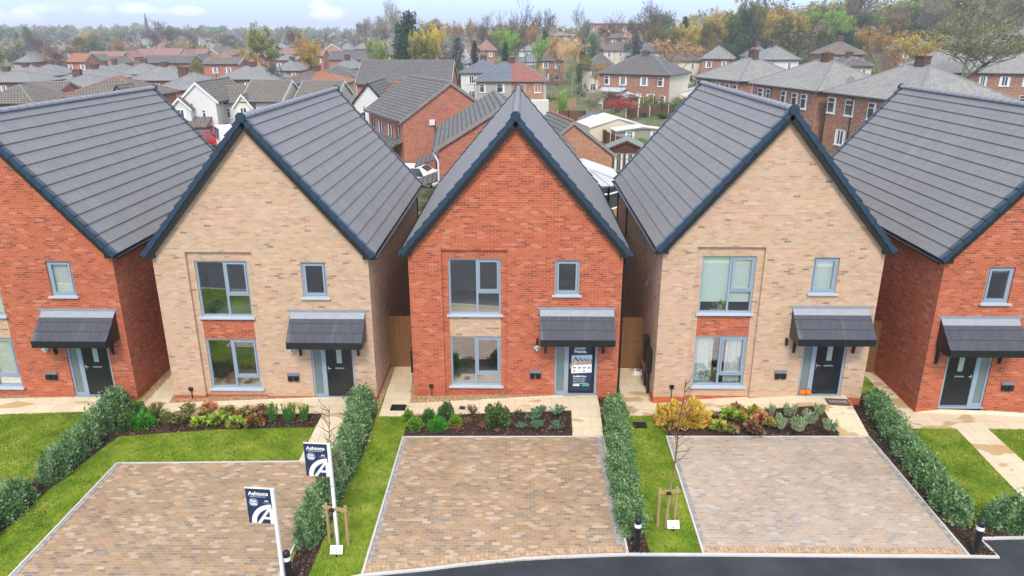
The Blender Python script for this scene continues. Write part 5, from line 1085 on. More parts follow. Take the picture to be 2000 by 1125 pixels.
rs = random.Random(4)
for k in range(46):
    Y = rs.uniform(215,620); az = rs.uniform(-.60,-.04) if k < 34 else rs.uniform(.0,.16); x = CX+math.tan(az)*(Y+CD); t = rs.choice(['hip','gable','gable','gablefront'])
    house('small distant house among the trees on the low horizon', x, Y, -2.5+rs.uniform(-1,2)+(Y-215)*.006, R(rs.uniform(-30,30)), rs.uniform(9,15), 8, 5, 2.8, t, rs.choice(['bgred','cream','white','oldred']), rs.choice(['slate','dkbrown','pinkred','brown','slate']), chim=(0.,) if rs.random() < .5 else (), pots=False, wins=[(-2,3,1.6,1.3,2),(2,3,1.6,1.3,2)], verge=None, group='small distant houses among the trees')
# brick garage with tiled roof
c0 = atz(1196,302,2.6); th = R(12); u = Vector((math.cos(th), math.sin(th), 0)); v = Vector((-u.y, u.x, 0)); c0 = c0-u*3.2+v*3.6
gr_ = house('orange brick gable garage with brown roof behind the middle new house', c0.x, c0.y, 0., th, 6.4, 7.2, 2.6, 2.5, 'gablefront', wall='bgorange', roof='dkbrown', chim=(), wins=[], verge='stone', near=True, name='garage', cat='garage', ridge='orange')
tr_ = MB()
for k in range(4): tr_.box(-.7, .2, -3.66, -3.63, .9+.35*k, .96+.35*k); 
for k in range(3): tr_.box(-.7+.4*k, -.65+.4*k, -3.69, -3.661, .7, 2.3)
tr_.build('trellis', M['greenwood'], gr_)
a_ = MB(); a_.path([(-3.5,-3.3,3.3),(-3.45,-3.7,2.7),(-3.25,-3.7,2.5),(-3.25,-3.7,-.2)], .05, 8); a_.build('downpipe', M['wframe'], gr_)
# conservatory: octagonal ended white lantern roof
def conservatory():
    p = atz(1172,362,2.2); cx, cy = p.x-.75, p.y+2.2; r = empty('conservatory', (cx, cy, G), label='white glazed conservatory with faceted pale roof behind the middle new house', category='conservatory')
    oc = [(2.2,-1.3),(1.3,-2.4),(-1.3,-2.4),(-2.2,-1.3),(-2.2,3.2),(2.2,3.2)]; f = MB(); g = MB(); w_ = MB()
    for i in range(6):
        a, b = oc[i], oc[(i+1) % 6]; w_.face([(*a,0),(*b,0),(*b,.7),(*a,.7)]); g.face([(a[0]*.98,a[1]*.98,.7),(b[0]*.98,b[1]*.98,.7),(b[0]*.98,b[1]*.98,2.25),(a[0]*.98,a[1]*.98,2.25)])
        A, B = Vector((*a,0)), Vector((*b,0)); n = max(1, int((B-A).length/.8))
        for k in range(n+1): q = A.lerp(B, k/n); f.box(q.x-.07, q.x+.07, q.y-.07, q.y+.07, .7, 2.3)
        for z in (.7, 1.75, 2.25): f.tube(A+Vector((0,0,z)), B+Vector((0,0,z)), .07, .07, 4)
    w_.build('base_wall', M['bgred'], r); g.build('glazing', M['dglass'], r); f.build('window_frame', M['wframe'], r)
    rf = MB(); bars = MB(); T0, T1 = (0,-.4,3.15), (0,3.2,3.15); pan = [[oc[0],oc[1],T0],[oc[1],oc[2],T0],[oc[2],oc[3],T0],[oc[3],oc[4],T1,T0],[oc[5],oc[0],T0,T1]]
    for q in pan:
        rf.face([(v_[0]*1.06, v_[1]*1.06, 2.33) if len(v_) == 2 else v_ for v_ in q])
        a, b = q[0], q[1]; A, B = Vector((a[0]*1.06,a[1]*1.06,2.36)), Vector((b[0]*1.06,b[1]*1.06,2.36)); n = max(1, int((B-A).length/.55))
        for k in range(n+1):
            s = A.lerp(B, k/n); e = Vector(T0)+Vector((0,0,.03)) if len(q) == 3 else Vector(q[3]).lerp(Vector(q[2]), k/n)+Vector((0,0,.03)); bars.tube(s, e, .03, .03, 4)
    rf.build('roof', M['sill'], r); bars.build('glazing_bars', M['wframe'], r)
conservatory()
# sheds
def shed(label, px, py, w_, d_, h, rise, rot, wall, roof, trim='stone', win=0, typ='gablefront', z=0.):
    p = atz(px, py, z); r = empty('garden_shed', p, R(rot), label=label, category='shed'); a, b = w_/2, d_/2; s = MB()
    for q, t in (((-a,0),(a,0)),((a,0),(a,d_)),((a,d_),(-a,d_)),((-a,d_),(-a,0))): s.face([(*q,-.5),(*t,-.5),(*t,h),(*q,h)])
    if typ == 'gablefront': s.face([(-a,0,h),(a,0,h),(0,0,h+rise)]); s.face([(a,d_,h),(-a,d_,h),(0,d_,h+rise)])
    s.build('wall', M[wall], r); f = MB(); o = .15
    for sg in (-1, 1):
        zl = h-o*rise/a; f.hexa([(sg*(a+o),-o,zl),(0,-o,h+rise),(0,d_+o,h+rise),(sg*(a+o),d_+o,zl),(sg*(a+o),-o,zl+.07),(0,-o,h+rise+.07),(0,d_+o,h+rise+.07),(sg*(a+o),d_+o,zl+.07)])
    rf = f.build('roof', M[roof], r); t = MB()
    for sg in (-1, 1):
        zl = h-o*rise/a; t.hexa([(sg*(a+o),-o-.02,zl-.08),(0,-o-.02,h+rise-.08),(0,-o-.001,h+rise-.08),(sg*(a+o),-o-.001,zl-.08),(sg*(a+o),-o-.02,zl+.09),(0,-o-.02,h+rise+.09),(0,-o-.001,h+rise+.09),(sg*(a+o),-o-.001,zl+.09)])
    t.build('fascia', M[trim], rf)
    for k in range(win): addwin(r, -a+w_*(k+.5)/win if wall != 'redwood' else -.62+.95*k, -.01, .8 if wall != 'redwood' else .45, min(1.,w_/win*.7) if wall != 'redwood' else .8, 1.1 if wall != 'redwood' else 1.5, 3, 'wframe' if wall != 'redwood' else 'trimgreen')
M['trimgreen'] = m_plain('olive_timber_trim', (.25,.24,.14), .7); M['felt'] = m_plain('green_grey_felt', (.20,.24,.22), .9, .15, 2); M['shedblue'] = m_plain('blue_shed_paint', (.22,.28,.36), .8); M['shedroof'] = m_plain('pale_shed_roof', (.60,.58,.50), .8, .08, 1.)
M['redwood'] = m_plain('dark_red_brown_timber', (.10,.035,.025), .7, .2, 6)
shed('dark red brown summerhouse with glazed doors and green felt roof', 1221, 344, 3.5, 3.0, 2.2, .75, -8, 'redwood', 'felt', 'redwood', 2)
shed('pale cream garden building with wide low white roof', 1205, 283, 6.2, 5.0, 2.0, .9, 12, 'cream', 'shedroof', 'wframe', 1)
shed('small blue grey shed behind the brick garage', 1158, 272, 3.2, 3.4, 2.0, .7, -4, 'shedblue', 'bluegrey', 'wframe')
shed('long low weathered timber shed right of the cream garden building', 1253, 292, 5.4, 2.6, 1.9, .35, 8, 'greenwood', 'shedroof', 'stone', 2)
shed('white greenhouse like outbuilding beyond the garden shrubs', 1360, 205, 7., 4., 1.9, 1.0, -20, 'wframe', 'sill', 'wframe')
shed('beige outbuilding with flat mossy tiled roof between the right roofs', 1614, 268, 3.6, 5.2, 2.3, .25, -20, 'cream', 'dkbrown', 'wframe', 1, z=1.)
shed('small white walled store beside the pink birch tree', 1228, 214, 3.5, 3., 2.0, .5, 0, 'white', 'shedroof', 'wframe')
# fences
def fence(label, pts, h=1.75, posts=True, mat='fencewood', z=0., gap=1.85):
    q = [atz(a, b, z) for a, b in pts] if len(pts[0]) == 2 else [Vector(p) for p in pts]; o = q[0].copy(); r = empty('garden_fence', o, label=label, category='fence', group='garden fences behind the new houses'); pn = MB(); ps = MB(); cap = MB()
    for a, b in zip(q, q[1:]):
        a, b = a-o, b-o; d = b-a; n = max(1, round(d.length/gap)); d /= n; dn = d.normalized(); nr = Vector((-dn.y, dn.x, 0))*.02
        for k in range(n):
            s, e = a+d*k+dn*.05, a+d*(k+1)-dn*.05; m = 9
            for j in range(m): S_, E_ = s.lerp(e, j/m), s.lerp(e, (j+.94)/m); t = nr*(1 if j % 2 else .4); pn.hexa([S_-t-Vector((0,0,1.)),E_-t-Vector((0,0,1.)),E_+t-Vector((0,0,1.)),S_+t-Vector((0,0,1.)),S_-t+zt*h,E_-t+zt*h,E_+t+zt*h,S_+t+zt*h])
            c = a+d*k; ps.box(c.x-.06, c.x+.06, c.y-.06, c.y+.06, c.z-1, c.z+h+.12)
        c = b; ps.box(c.x-.06, c.x+.06, c.y-.06, c.y+.06, c.z-1, c.z+h+.12)
    pn.build('panels', M[mat], r); ps.build('posts', M['concrete' if posts else mat], r)
fence('brown panel fence with white posts above the red bush', [(1176,216),(1245,214),(1312,203)], 1.8)
fence('reddish panel fence with pale posts in the middle garden', [(1222,240),(1290,235),(1345,226)], 1.9)
fence('dark panel fence with white posts beside the cream garden building', [(1160,272),(1182,288),(1212,304),(1250,324),(1280,340)], 1.75)
fence('pale timber fence behind the green conifer', [(1058,224),(1090,218),(1124,213)], 1.7, False, 'palewood')
fence('dark brown fence above the brick garage', [(1066,246),(1110,243),(1145,243)], 1.8)
fence('dark fence beside the white house wall', [(1069,220),(1070,216),(1092,214)], 2.0, False)
fence('dark fence between the outbuilding and the slate roofs', [(1600,262),(1632,290)], 1.6, False, z=.8)
fence('timber fence at the back of the new gardens', [(-40,19.6,-.1),(-20,19.6,-.1),(0,19.8,-.1),(20,20,-.1),(45,21,-.1)], 1.8, False, 'palewood')
# vehicles
def car(label, p, rz, paint, L_=4.1, w_=1.7, h=1.45, van=False, name='parked_car', cat='car'):
    r = empty(name, p, R(rz), label=label, category=cat); hw = w_/2
    if van: prof = [(0,.35),(0,.95),(.12,1.15),(.75,1.35),(1.35,h*.98),(1.9,h),(L_-.15,h),(L_,h-.3),(L_,.35)]
    else: prof = [(0,.35),(.02,.62),(.15,.78),(1.05,.93),(1.75,h-.04),(2.3,h),(3.1,h-.05),(3.75,.98),(L_-.03,.88),(L_,.55),(L_,.33)]
    b = MB(); n = len(prof); ring = lambda x, z: (x-L_/2, hw*(1 if z < .95 else 1-.17*(z-.95)/(h-.95)), z)
    for (x0, z0), (x1, z1) in zip(prof, prof[1:]):
        a, c = ring(x0,z0), ring(x1,z1); b.face([(a[0],-a[1],a[2]),(a[0],a[1],a[2]),(c[0],c[1],c[2]),(c[0],-c[1],c[2])])
    for s in (-1, 1):
        m = [(x-L_/2, s*ring(x,z)[1], z) for x, z in prof]; lo = [q for q in m]; mid = [(q[0], s*hw, min(q[2],.95)) for q in m]
        b.face(mid if s > 0 else mid[::-1]); up = [q for q in m if q[2] > .95]
        if len(up) > 2: b.face(up+[(up[-1][0],s*hw,.95),(up[0][0],s*hw,.95)])
    b.box(-L_/2+.1, L_/2-.1, -hw+.1, hw-.1, .2, .36); body = b.build('body', M[paint], r)
    g = MB(); zt_, zb_ = h-.13, .98
    if van: spans = [(1.35,2.15),(2.25,3.1),(3.2,L_-.35)]
    else: spans = [(1.6,2.35),(2.43,3.2)]
    for s in (-1, 1):
        for k, (x0, x1) in enumerate(spans):
            y0, y1 = hw*(1-.17*(zb_-.95)/(h-.95))+.006, hw*(1-.17*(zt_-.95)/(h-.95))+.006
            g.face([(x0-L_/2-(.25 if k == 0 else 0),s*y0,zb_),(x1-L_/2+(.2 if k == len(spans)-1 and not van else 0),s*y0,zb_),(x1-L_/2,s*y1,zt_),(x0-L_/2+(.1 if k == 0 else 0),s*y1,zt_)])
    wx = (.8,1.3) if van else (1.12,1.72)
    f = lambda x0, z0, x1, z1, t: [(x0-L_/2,-hw*.82,z0+t),(x0-L_/2,hw*.82,z0+t),(x1-L_/2,hw*.78,z1+t),(x1-L_/2,-hw*.78,z1+t)]
    if van: g.face(f(.8,1.375,1.33,h*.975,.006)); g.face([(L_/2+.006,-hw*.75,1.0),(L_/2+.006,hw*.75,1.0),(L_/2-.10,hw*.72,h-.15),(L_/2-.10,-hw*.72,h-.15)])
    else: g.face(f(1.12,.965,1.72,h-.055,.012)); g.face(f(3.18,h-.085,3.70,1.01,.012))
    g.build('windows', M['dglass'], body)
    for x in (.75, L_-.8):
        for s in (-1, 1):
            t = MB(); t.tube((x-L_/2,s*(hw-.12),.31),(x-L_/2,s*(hw+.012),.31),.31,.31,20); wl = t.build('wheel', M['rubber'], r); t = MB(); t.tube((x-L_/2,s*(hw),.31),(x-L_/2,s*(hw+.02),.31),.19,.19,14); t.build('rim', M['chrome'], wl)
    for s in (-1, 1):
        MB().box(-L_/2-.01, -L_/2+.06, s*hw*.72-.16, s*hw*.72+.16, .6, .76).build('headlight', M['sill'], r); MB().box(L_/2-.05, L_/2+.01, s*hw*.75-.12, s*hw*.75+.12, .62, .85).build('tail_light', M['carred'], r)
car('red car seen in the gap beyond the left roof', atz(409,285,.4), -25, 'carred')
car('white van half hidden behind the left buff verge', atz(442,287,.4), -60, 'whitepaint', 5., 1.9, 2.2, True, 'parked_van', 'van')
car('white people carrier between the buff house and the brick gable wall', atz(806,362,0)+Vector((0,0,-.1)), 172, 'whitepaint', 4.6, 1.85, 1.75, True)
# church spire and tower on the skyline
p = aty(288,62,560); r = empty('church', (p.x, 560, p.z-8), label='distant church with a tall pointed spire on the left skyline', category='church'); s = MB(); s.box(-2.3,2.3,-2.3,2.3,-8,9); s.box(-16,-2.3,-4,4,-8,2); s.build('tower', M['sooty'], r); hs = aty(288,33,560).z-(p.z-8); MB().lathe([(2.1,9),(.1,hs+3)], n=8).build('spire', M['sooty'], r)
MB().prism([(-4.3,2),(4.3,2),(0,5.5)], -16, -2.3, 'x').build('nave_roof', M['slate'], r)
p = aty(708,82,420); r = empty('tower', (p.x, 420, p.z), label='square dark battlemented tower among the bare trees at centre left', category='tower'); ht = aty(708,50,420).z-p.z; s = MB(); s.box(-2.4,2.4,-3,3,-5,ht)
for k in range(4): s.box(-2.45+1.3*k, -1.55+1.3*k, -3.05, 3.05, ht+.002, ht+.9)
s.build('tower_wall', M['sooty'], r); MB().box(-.5,.5,-3.05,-3.01,ht-4,ht-2.4).build('louvre', M['black'], r)
p = aty(1212,62,330); r = empty('apartment_block', (p.x, 330, p.z-6), label='long flat brown brick block on the skyline behind bare trees', category='building'); ht = aty(1212,48,330).z-p.z+6; MB().box(-14,13,-5,5,-6,ht).build('wall', M['oldred'], r); MB().box(-14.3,13.3,-5.3,5.3,ht+.002,ht+.5).build('roof', M['dkbrown'], r)
for k in range(8):
    for j in range(2): addwin(r, -12+3.3*k, -5, ht-3-3*j, 1.4, 1.4, 2)
# ------------------------------------------------------------------ terrain behind
def smooth(a, b, t): u = np.clip((t-a)/(b-a), 0, 1); return u*u*(3-2*u)
C_ = np.array(CTRL)
def T(x, y):
    x = np.atleast_1d(np.asarray(x, float)); y = np.atleast_1d(np.asarray(y, float)); 
    d2 = (x[:,None]-C_[None,:,0])**2+(y[:,None]-C_[None,:,1])**2; s2 = (6+.05*y)**2
    w_ = 1/(d2+s2[:,None]*1.)**1.6; zh = (w_*C_[None,:,2]).sum(1)/w_.sum(1)
    az = np.arctan2(x-CX, y+CD); dist = np.hypot(x-CX, y+CD)
    hillL = 3+5*np.exp(-((az+.55)/.25)**2)
    zf = hillL*smooth(350, 1300, dist)+smooth(.10, .34, az)*smooth(212, 300, dist)*(7+7*smooth(.3,.62,az))
    zf = zf+2.5*np.exp(-((az-.02)/.14)**2)*smooth(190, 320, dist)-20*smooth(2200, 3500, dist)
    far_ = smooth(225, 340, dist); z = zh*(1-far_)+zf*1.0
    near_ = smooth(14, 34, y); return z*near_+(G-.06)*(1-near_)-.02
def terrain():
    ys = np.concatenate([np.arange(2.3, 60, 2.2), np.geomspace(60, 4500, 75)]); us = np.linspace(-1.5, 1.5, 121); V = []; 
    for y in ys:
        x = CX+us*(y+CD+18)*1.05; z = T(x, np.full_like(x, y)); V.append(np.stack([x, np.full_like(x, y), z], 1))
    V = np.concatenate(V); n = len(us); F = [(j*n+i, j*n+i+1, (j+1)*n+i+1, (j+1)*n+i) for j in range(len(ys)-1) for i in range(n-1)]
    me = bpy.data.meshes.new('ground'); me.from_pydata(V.tolist(), [], F); me.materials.append(M['country']); me.update()
    o = bpy.data.objects.new('ground', me); COL.objects.link(o); tag(o, kind='structure')
    MB().face([(-90,-120,-1.2),(90,-120,-1.2),(90,6,-1.2),(-90,6,-1.2)]).build('ground', M['country'], None, kind='structure')
terrain()
# ------------------------------------------------------------------ trees (ten metres tall, then scaled)
def skeleton(seed, h=10., th=.22, spread=.55, first=.25, depth=5, nb=3, up=.3, droop=0.):
    rd_ = random.Random(seed); segs = []
    def grow(p, d, L_, r, k):
        n = 3 if k < 3 else 2; q = p
        for i in range(n):
            d = (d+Vector((rd_.gauss(0,.12), rd_.gauss(0,.12), up*.12-droop*k*.05))).normalized(); e = q+d*L_/n; r1 = r*(.86 if k else .9); segs.append((q, e, r, r1, k)); q = e; r = r1
            if k and k < depth and rd_.random() < .55: side(q, d, L_*.6, r*.55, k+1)
        if k < depth:
            for i in range(nb if k < 3 else 2): side(q, d, L_*rd_.uniform(.62,.86), r*.68, k+1)
    def side(q, d, L_, r, k):
        a = rd_.random()*6.28; v = Vector((math.cos(a), math.sin(a), rd_.uniform(-.1,.5))); grow(q, (d*(1-spread)+v*spread).normalized(), L_, max(r,.012), k)
    grow(Vector((0,0,-.3)), Vector((0,0,1)), h*first+.3, th, 0)
    zq = sorted(s[1].z for s in segs); zmax = zq[int(len(zq)*.95)]; f = h/zmax; return [(a*f, b*f, r0, r1, k) for a, b, r0, r1, k in segs]
def treeproto(kind, seed):
    rd_ = random.Random(seed); tr = MB(); pts = []; sh = []
    if kind in ('broad','sparse','bare','fan','pale','big'):
        kw = dict(broad=dict(spread=.55), sparse=dict(spread=.5), bare=dict(spread=.42, depth=6, nb=3, first=.2), fan=dict(spread=.38, depth=6, first=.3, nb=3), pale=dict(spread=.4, depth=6, first=.1, nb=4, th=.12), big=dict(spread=.6, depth=6, first=.16, nb=4, th=.28))[kind]
        sg = skeleton(seed, **kw)
        if len(sg) > 3800: keepers = [s for s in sg if s[4] < 6]; rest = [s for s in sg if s[4] >= 6]; rd_.shuffle(rest); sg = keepers+rest[:max(0, 3800-len(keepers))]
        minr = .028 if kind in ('bare','fan','pale','big') else .02
        for a, b, r0, r1, k in sg:
            if kind == 'broad' and k > 4: continue
            tr.tube(a, b, max(r0, minr), max(r1, minr*.8), 6 if k < 2 else 3, caps=False)
        tips = [s for s in sg if s[4] >= 3]
        n = dict(broad=9000, sparse=5600, bare=0, fan=900, pale=500, big=2600)[kind]
        if n:
            cl = [(t[1], rd_.random(), rd_.uniform(.35,.8)) for t in rd_.sample(tips, min(len(tips), 130 if kind == 'broad' else 220))]
            for i in range(n):
                c, s_, r_ = cl[i % len(cl)]; v = rng.normal(size=3); v /= np.linalg.norm(v)+1e-9; v *= r_*(1-.35*rng.random()); v[2] *= .75
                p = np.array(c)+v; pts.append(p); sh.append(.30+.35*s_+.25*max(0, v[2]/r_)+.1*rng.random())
        ls = dict(broad=.24, sparse=.20, fan=.16, pale=.16, big=.17).get(kind, .2)
    elif kind == 'dense':                                      # evergreen or ivy-thick crown of many lobes
        for i in range(7): a = i*.9; tr.tube((0,0,-.3) if i == 0 else (0,0,1.2+i*.5), (math.cos(a)*1.2, math.sin(a)*1.2, 4+i*.6), .22-.02*i, .05, 6, caps=False)
        tr.tube((0,0,-.3),(0,0,8),.25,.05,6)
        lob = [(np.array([rd_.gauss(0,1.25), rd_.gauss(0,1.25), rd_.uniform(1.6,8.6)]), rd_.uniform(.7,1.5), rd_.random()) for _ in range(46)]
        for c, r_, s_ in lob:
            f = 1.25-abs(c[2]-4.6)/5.2; c[:2] *= f*1.3
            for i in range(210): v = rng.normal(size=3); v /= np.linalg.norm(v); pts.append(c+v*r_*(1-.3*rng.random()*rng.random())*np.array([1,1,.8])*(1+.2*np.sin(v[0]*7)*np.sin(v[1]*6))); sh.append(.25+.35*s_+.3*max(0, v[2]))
        ls = .22
    elif kind == 'conifer':
        tr.tube((0,0,-.3),(0,0,9.6),.2,.03,6)
        nw = 34
        for w_ in range(nw):
            z = .7+9.0*w_/nw; R_ = 2.4*(1-z/10.2)**.75+.15
            for b_ in range(7):
                a = rd_.random()*6.28; L_ = R_*rd_.uniform(.7,1.12); s_ = rd_.random(); tr.tube((0,0,z),(math.cos(a)*L_*.8, math.sin(a)*L_*.8, z-.12*L_),.03,.015,3,caps=False)
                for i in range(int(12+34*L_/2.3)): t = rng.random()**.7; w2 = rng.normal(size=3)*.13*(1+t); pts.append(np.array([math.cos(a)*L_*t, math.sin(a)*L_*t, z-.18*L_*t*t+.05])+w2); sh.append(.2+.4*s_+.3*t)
        ls = .26
    elif kind == 'bush':
        for i in range(12): a = rd_.random()*6.28; tr.tube((0,0,-.3),(math.cos(a)*2.2, math.sin(a)*2.2, rd_.uniform(4,7)),.12,.04,4,caps=False)
        lob = [(np.array([rd_.gauss(0,1.9), rd_.gauss(0,1.9), rd_.uniform(1.2,7.6)]), rd_.uniform(1.,1.9), rd_.random()) for _ in range(30)]
        for c, r_, s_ in lob:
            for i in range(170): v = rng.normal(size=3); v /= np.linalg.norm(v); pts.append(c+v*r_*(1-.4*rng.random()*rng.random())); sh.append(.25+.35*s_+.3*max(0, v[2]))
        ls = .34
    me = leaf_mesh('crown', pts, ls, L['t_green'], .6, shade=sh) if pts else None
    return tr.mesh('trunk', M['bark']), me
TP = {}
NV = dict(broad=3, sparse=3, bare=3, fan=1, pale=2, big=1, dense=3, conifer=2, bush=2)
for k_, n_ in NV.items(): TP[k_] = [treeproto(k_, 11+i*7) for i in range(n_)]
tcount = 0
def tree(kind, leaf, px, ytop, ybase, wpx, Y, label, bark='bark', lab_cat='tree', group=None, z=None):
    global tcount; tcount += 1
    v = TP[kind][tcount % len(TP[kind])]; b = aty(px, ybase, Y); z = float(T(b.x, Y)[0]) if z is None else z; top = aty(px, ytop, Y).z; h = max(top-z, 1.)
    root = empty('shrub' if lab_cat == 'shrub' else 'tree', (b.x, Y, z), random.random()*6.28, label=label, category=lab_cat, group=group)
    zc = (Y+CD)*math.cos(PITCH)+(CH-top)*math.sin(PITCH); wid = wpx/FPX*zc; nat = dict(broad=8.4, sparse=8., bare=8., fan=7., pale=7.5, big=10.5, dense=6.6, conifer=3.3, bush=7.)[kind]
    s = wid/nat; sz = h/10.
    link('trunk', v[0], root, sc=(s,s,sz), mat=M[bark])
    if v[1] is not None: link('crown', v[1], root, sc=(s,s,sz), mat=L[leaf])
TR = [
 ('conifer','t_conifer',40,62,104,14,330,'slim dark conifer at the far left behind grey houses'),('conifer','t_conifer',57,51,92,22,420,'dark pointed conifer on the far left skyline'),('bare','t_rust',78,66,118,62,235,'reddish bare tree at the far left','twig'),('sparse','t_rust',103,92,132,70,165,'rusty orange twiggy tree above the slate roofs at left','twig'),
 ('dense','t_olive',162,66,108,46,260,'olive yellow rounded tree at the far left'),('broad','t_yellow',172,66,104,34,270,'golden topped tree beside the olive rounded one'),('dense','t_green',188,74,104,26,250,'dark green tree between the golden tree and the grey one'),('sparse','t_grey',212,65,106,42,262,'grey green tree above the estate roofs'),('sparse','t_orange',240,78,108,24,240,'small orange tree at the end of the estate roofs'),
 ('bare','t_grey',262,62,98,50,330,'bare grey tree left of the church spire'),('bare','t_grey',306,60,98,50,300,'tall bare tree beneath the church spire'),('bare','t_grey',330,46,98,66,310,'widest bare tree right of the church spire'),('sparse','t_yellow',352,82,100,36,280,'low yellow tree among the bare trees at left'),('sparse','t_grey',400,62,96,50,340,'pale grey tree right of the bare skyline trees'),('bare','t_grey',432,66,94,50,380,'faint bare tree above the estate roofs'),('dense','t_spruce',455,64,92,40,400,'bluish dark tree clump above the estate roofs'),
 ('sparse','t_olive',12,102,138,46,160,'olive tree at the left edge'),('bush','t_dark',352,115,142,22,110,'dark green round bush between the slate roofs'),('sparse','t_olive',395,120,144,34,122,'twiggy olive shrub tree beside the dark bush'),('sparse','t_yellow',492,98,134,34,150,'pale yellow tree left of the big olive tree'),('broad','t_olive',526,62,140,58,118,'large olive brown spreading tree left of centre'),
 ('bush','t_dark',533,112,147,24,108,'dark green bush at the foot of the olive brown tree'),('bare','t_rust',577,58,98,44,230,'purplish bare tree left of centre','twig'),('broad','t_orange',600,80,126,34,128,'orange autumn tree left of centre'),('broad','t_yellow',622,84,130,48,124,'yellow orange autumn tree beside the orange one'),('bush','t_dark',607,110,128,12,122,'small dark bush under the autumn trees'),
 ('bare','t_rust',628,72,96,34,300,'faint purple bare tree on the skyline left of the tower'),('sparse','t_grey',684,70,92,34,340,'faint grey tree left of the dark tower'),('sparse','t_grey',730,38,84,50,300,'rounded grey brown tree beside the dark tower'),('broad','t_grey',752,48,88,40,290,'olive grey tree between the tower and the tall poplar'),('pale','t_grey',765,6,70,44,260,'tall thin pale tree rising above the skyline','palebark'),
 ('conifer','t_conifer',801,20,118,62,115,'tall bright dark green conifer left of centre'),('conifer','t_conifer',780,40,110,30,118,'shorter green conifer leaning on the tall one'),('broad','t_olive',808,72,120,50,105,'olive yellow broad tree in front of the tall conifer'),('broad','t_yellow',826,60,119,44,108,'golden edged tree right of the tall conifer'),('broad','t_bright',752,88,119,28,112,'bright yellow green tree above the long grey roof'),('broad','t_bright',718,80,98,28,160,'yellow green small tree near the far brown roofs'),
 ('sparse','t_rust',862,45,116,56,170,'pinkish grey tree behind the dark spruce'),('conifer','t_spruce',894,70,140,38,108,'dark grey green spruce above the long roof end'),('conifer','t_dark',927,78,106,22,130,'small dark conifer right of the spruce'),('sparse','t_orange',872,50,78,26,260,'pale orange tree on the skyline'),('sparse','t_orange',893,48,80,30,265,'second pale orange tree on the skyline'),('sparse','t_orange',920,43,85,26,250,'narrow orange tree on the skyline'),('sparse','t_grey',850,46,80,40,270,'grey tree left of the pale orange skyline trees'),
 ('bare','t_grey',945,36,84,46,240,'bare grey tree right of the orange skyline trees'),('bare','t_grey',978,40,88,40,230,'bare tree with fine twigs left of the red roof'),('broad','t_bright',985,62,116,44,150,'yellow green tree above the white house'),('conifer','t_dark',987,80,118,20,125,'dark conifer in front of the yellow green tree'),('bare','t_grey',1028,22,76,52,235,'tall bare grey tree right of centre'),('bare','t_grey',1060,26,76,46,245,'second tall bare grey tree right of centre'),('sparse','t_olive',1010,50,110,48,170,'olive twiggy tree behind the red roofed half'),
 ('conifer','t_conifer',1063,56,86,24,160,'neat dark conifer right of centre'),('sparse','t_orange',1043,56,78,26,200,'small orange tree beside the neat conifer'),('broad','t_bright',1054,80,122,26,135,'bright yellow green tree beside the red roof'),('sparse','t_birch',1088,76,120,60,140,'broad orange tree above the brick house'),('sparse','t_birch',1118,84,176,54,118,'tall orange birch beside the cream wall','palebark'),('fan','t_grey',1133,25,84,40,200,'fan shaped bare tree on the skyline','greenbark'),('bush','t_green',1157,51,82,30,190,'round bright green tree on the skyline'),('conifer','t_dark',1138,76,106,16,150,'slim dark conifer behind the birch'),
 ('bare','t_rust',1185,42,76,44,260,'purplish bare tree by the flat brick block','twig'),('bare','t_rust',1208,38,76,40,265,'bare tree before the flat brick block','twig'),('big','t_grey',1262,12,86,70,185,'crooked bare tree with few limbs on the skyline'),('dense','t_spruce',1290,16,92,56,190,'grey green dense tree right of the crooked bare tree'),('dense','t_dark',1238,60,90,34,175,'dark bushy tree at the foot of the crooked tree'),('conifer','t_dark',1336,30,80,24,185,'dark pointed conifer left of the yellow woodland'),('dense','t_olive',1316,48,100,34,165,'olive leafy tree below the dark pointed conifer'),('sparse','t_olive',1290,50,96,40,168,'twiggy olive tree beside the conifer'),
 ('sparse','t_birch',1328,84,132,76,122,'wide pale orange tree behind the brick semi'),('sparse','t_orange',1166,128,168,44,112,'orange yellow tree left of the brick semi'),('bush','t_bright',1098,170,214,28,88,'bright green upright bush behind the middle roof','bark','shrub'),('bush','t_yellow',1045,118,150,24,120,'yellow bush right of the red tiled roof','bark','shrub'),('pale','t_grey',1148,176,252,66,78,'pale bare garden tree behind the middle roof','palebark'),('sparse','t_red',1192,196,250,56,80,'red leaved garden tree behind the cream garden building','twig'),('bush','t_red',1172,228,256,50,68,'low bright red bush beside the bare garden tree','twig','shrub'),
 ('pale','t_rust',1190,178,228,70,90,'pinkish bare garden tree before the lean-to conservatory','twig'),('bush','t_bright',1252,264,300,42,52,'bright green bush beside the near roof','bark','shrub'),('sparse','t_olive',1320,196,246,46,80,'olive wild shrub above the right roof edge','bark','shrub'),('bush','t_green',1292,222,250,30,76,'green shrub below the wild olive shrub','bark','shrub'),('sparse','t_rust',1345,190,228,40,84,'brownish wild shrub by the near grey roof ridge','twig','shrub'),('bush','t_spruce',1258,216,240,16,80,'small dark round shrub against the fence','bark','shrub'),('sparse','t_olive',1130,112,170,40,125,'olive tree with hanging twigs beside the birch'),
]
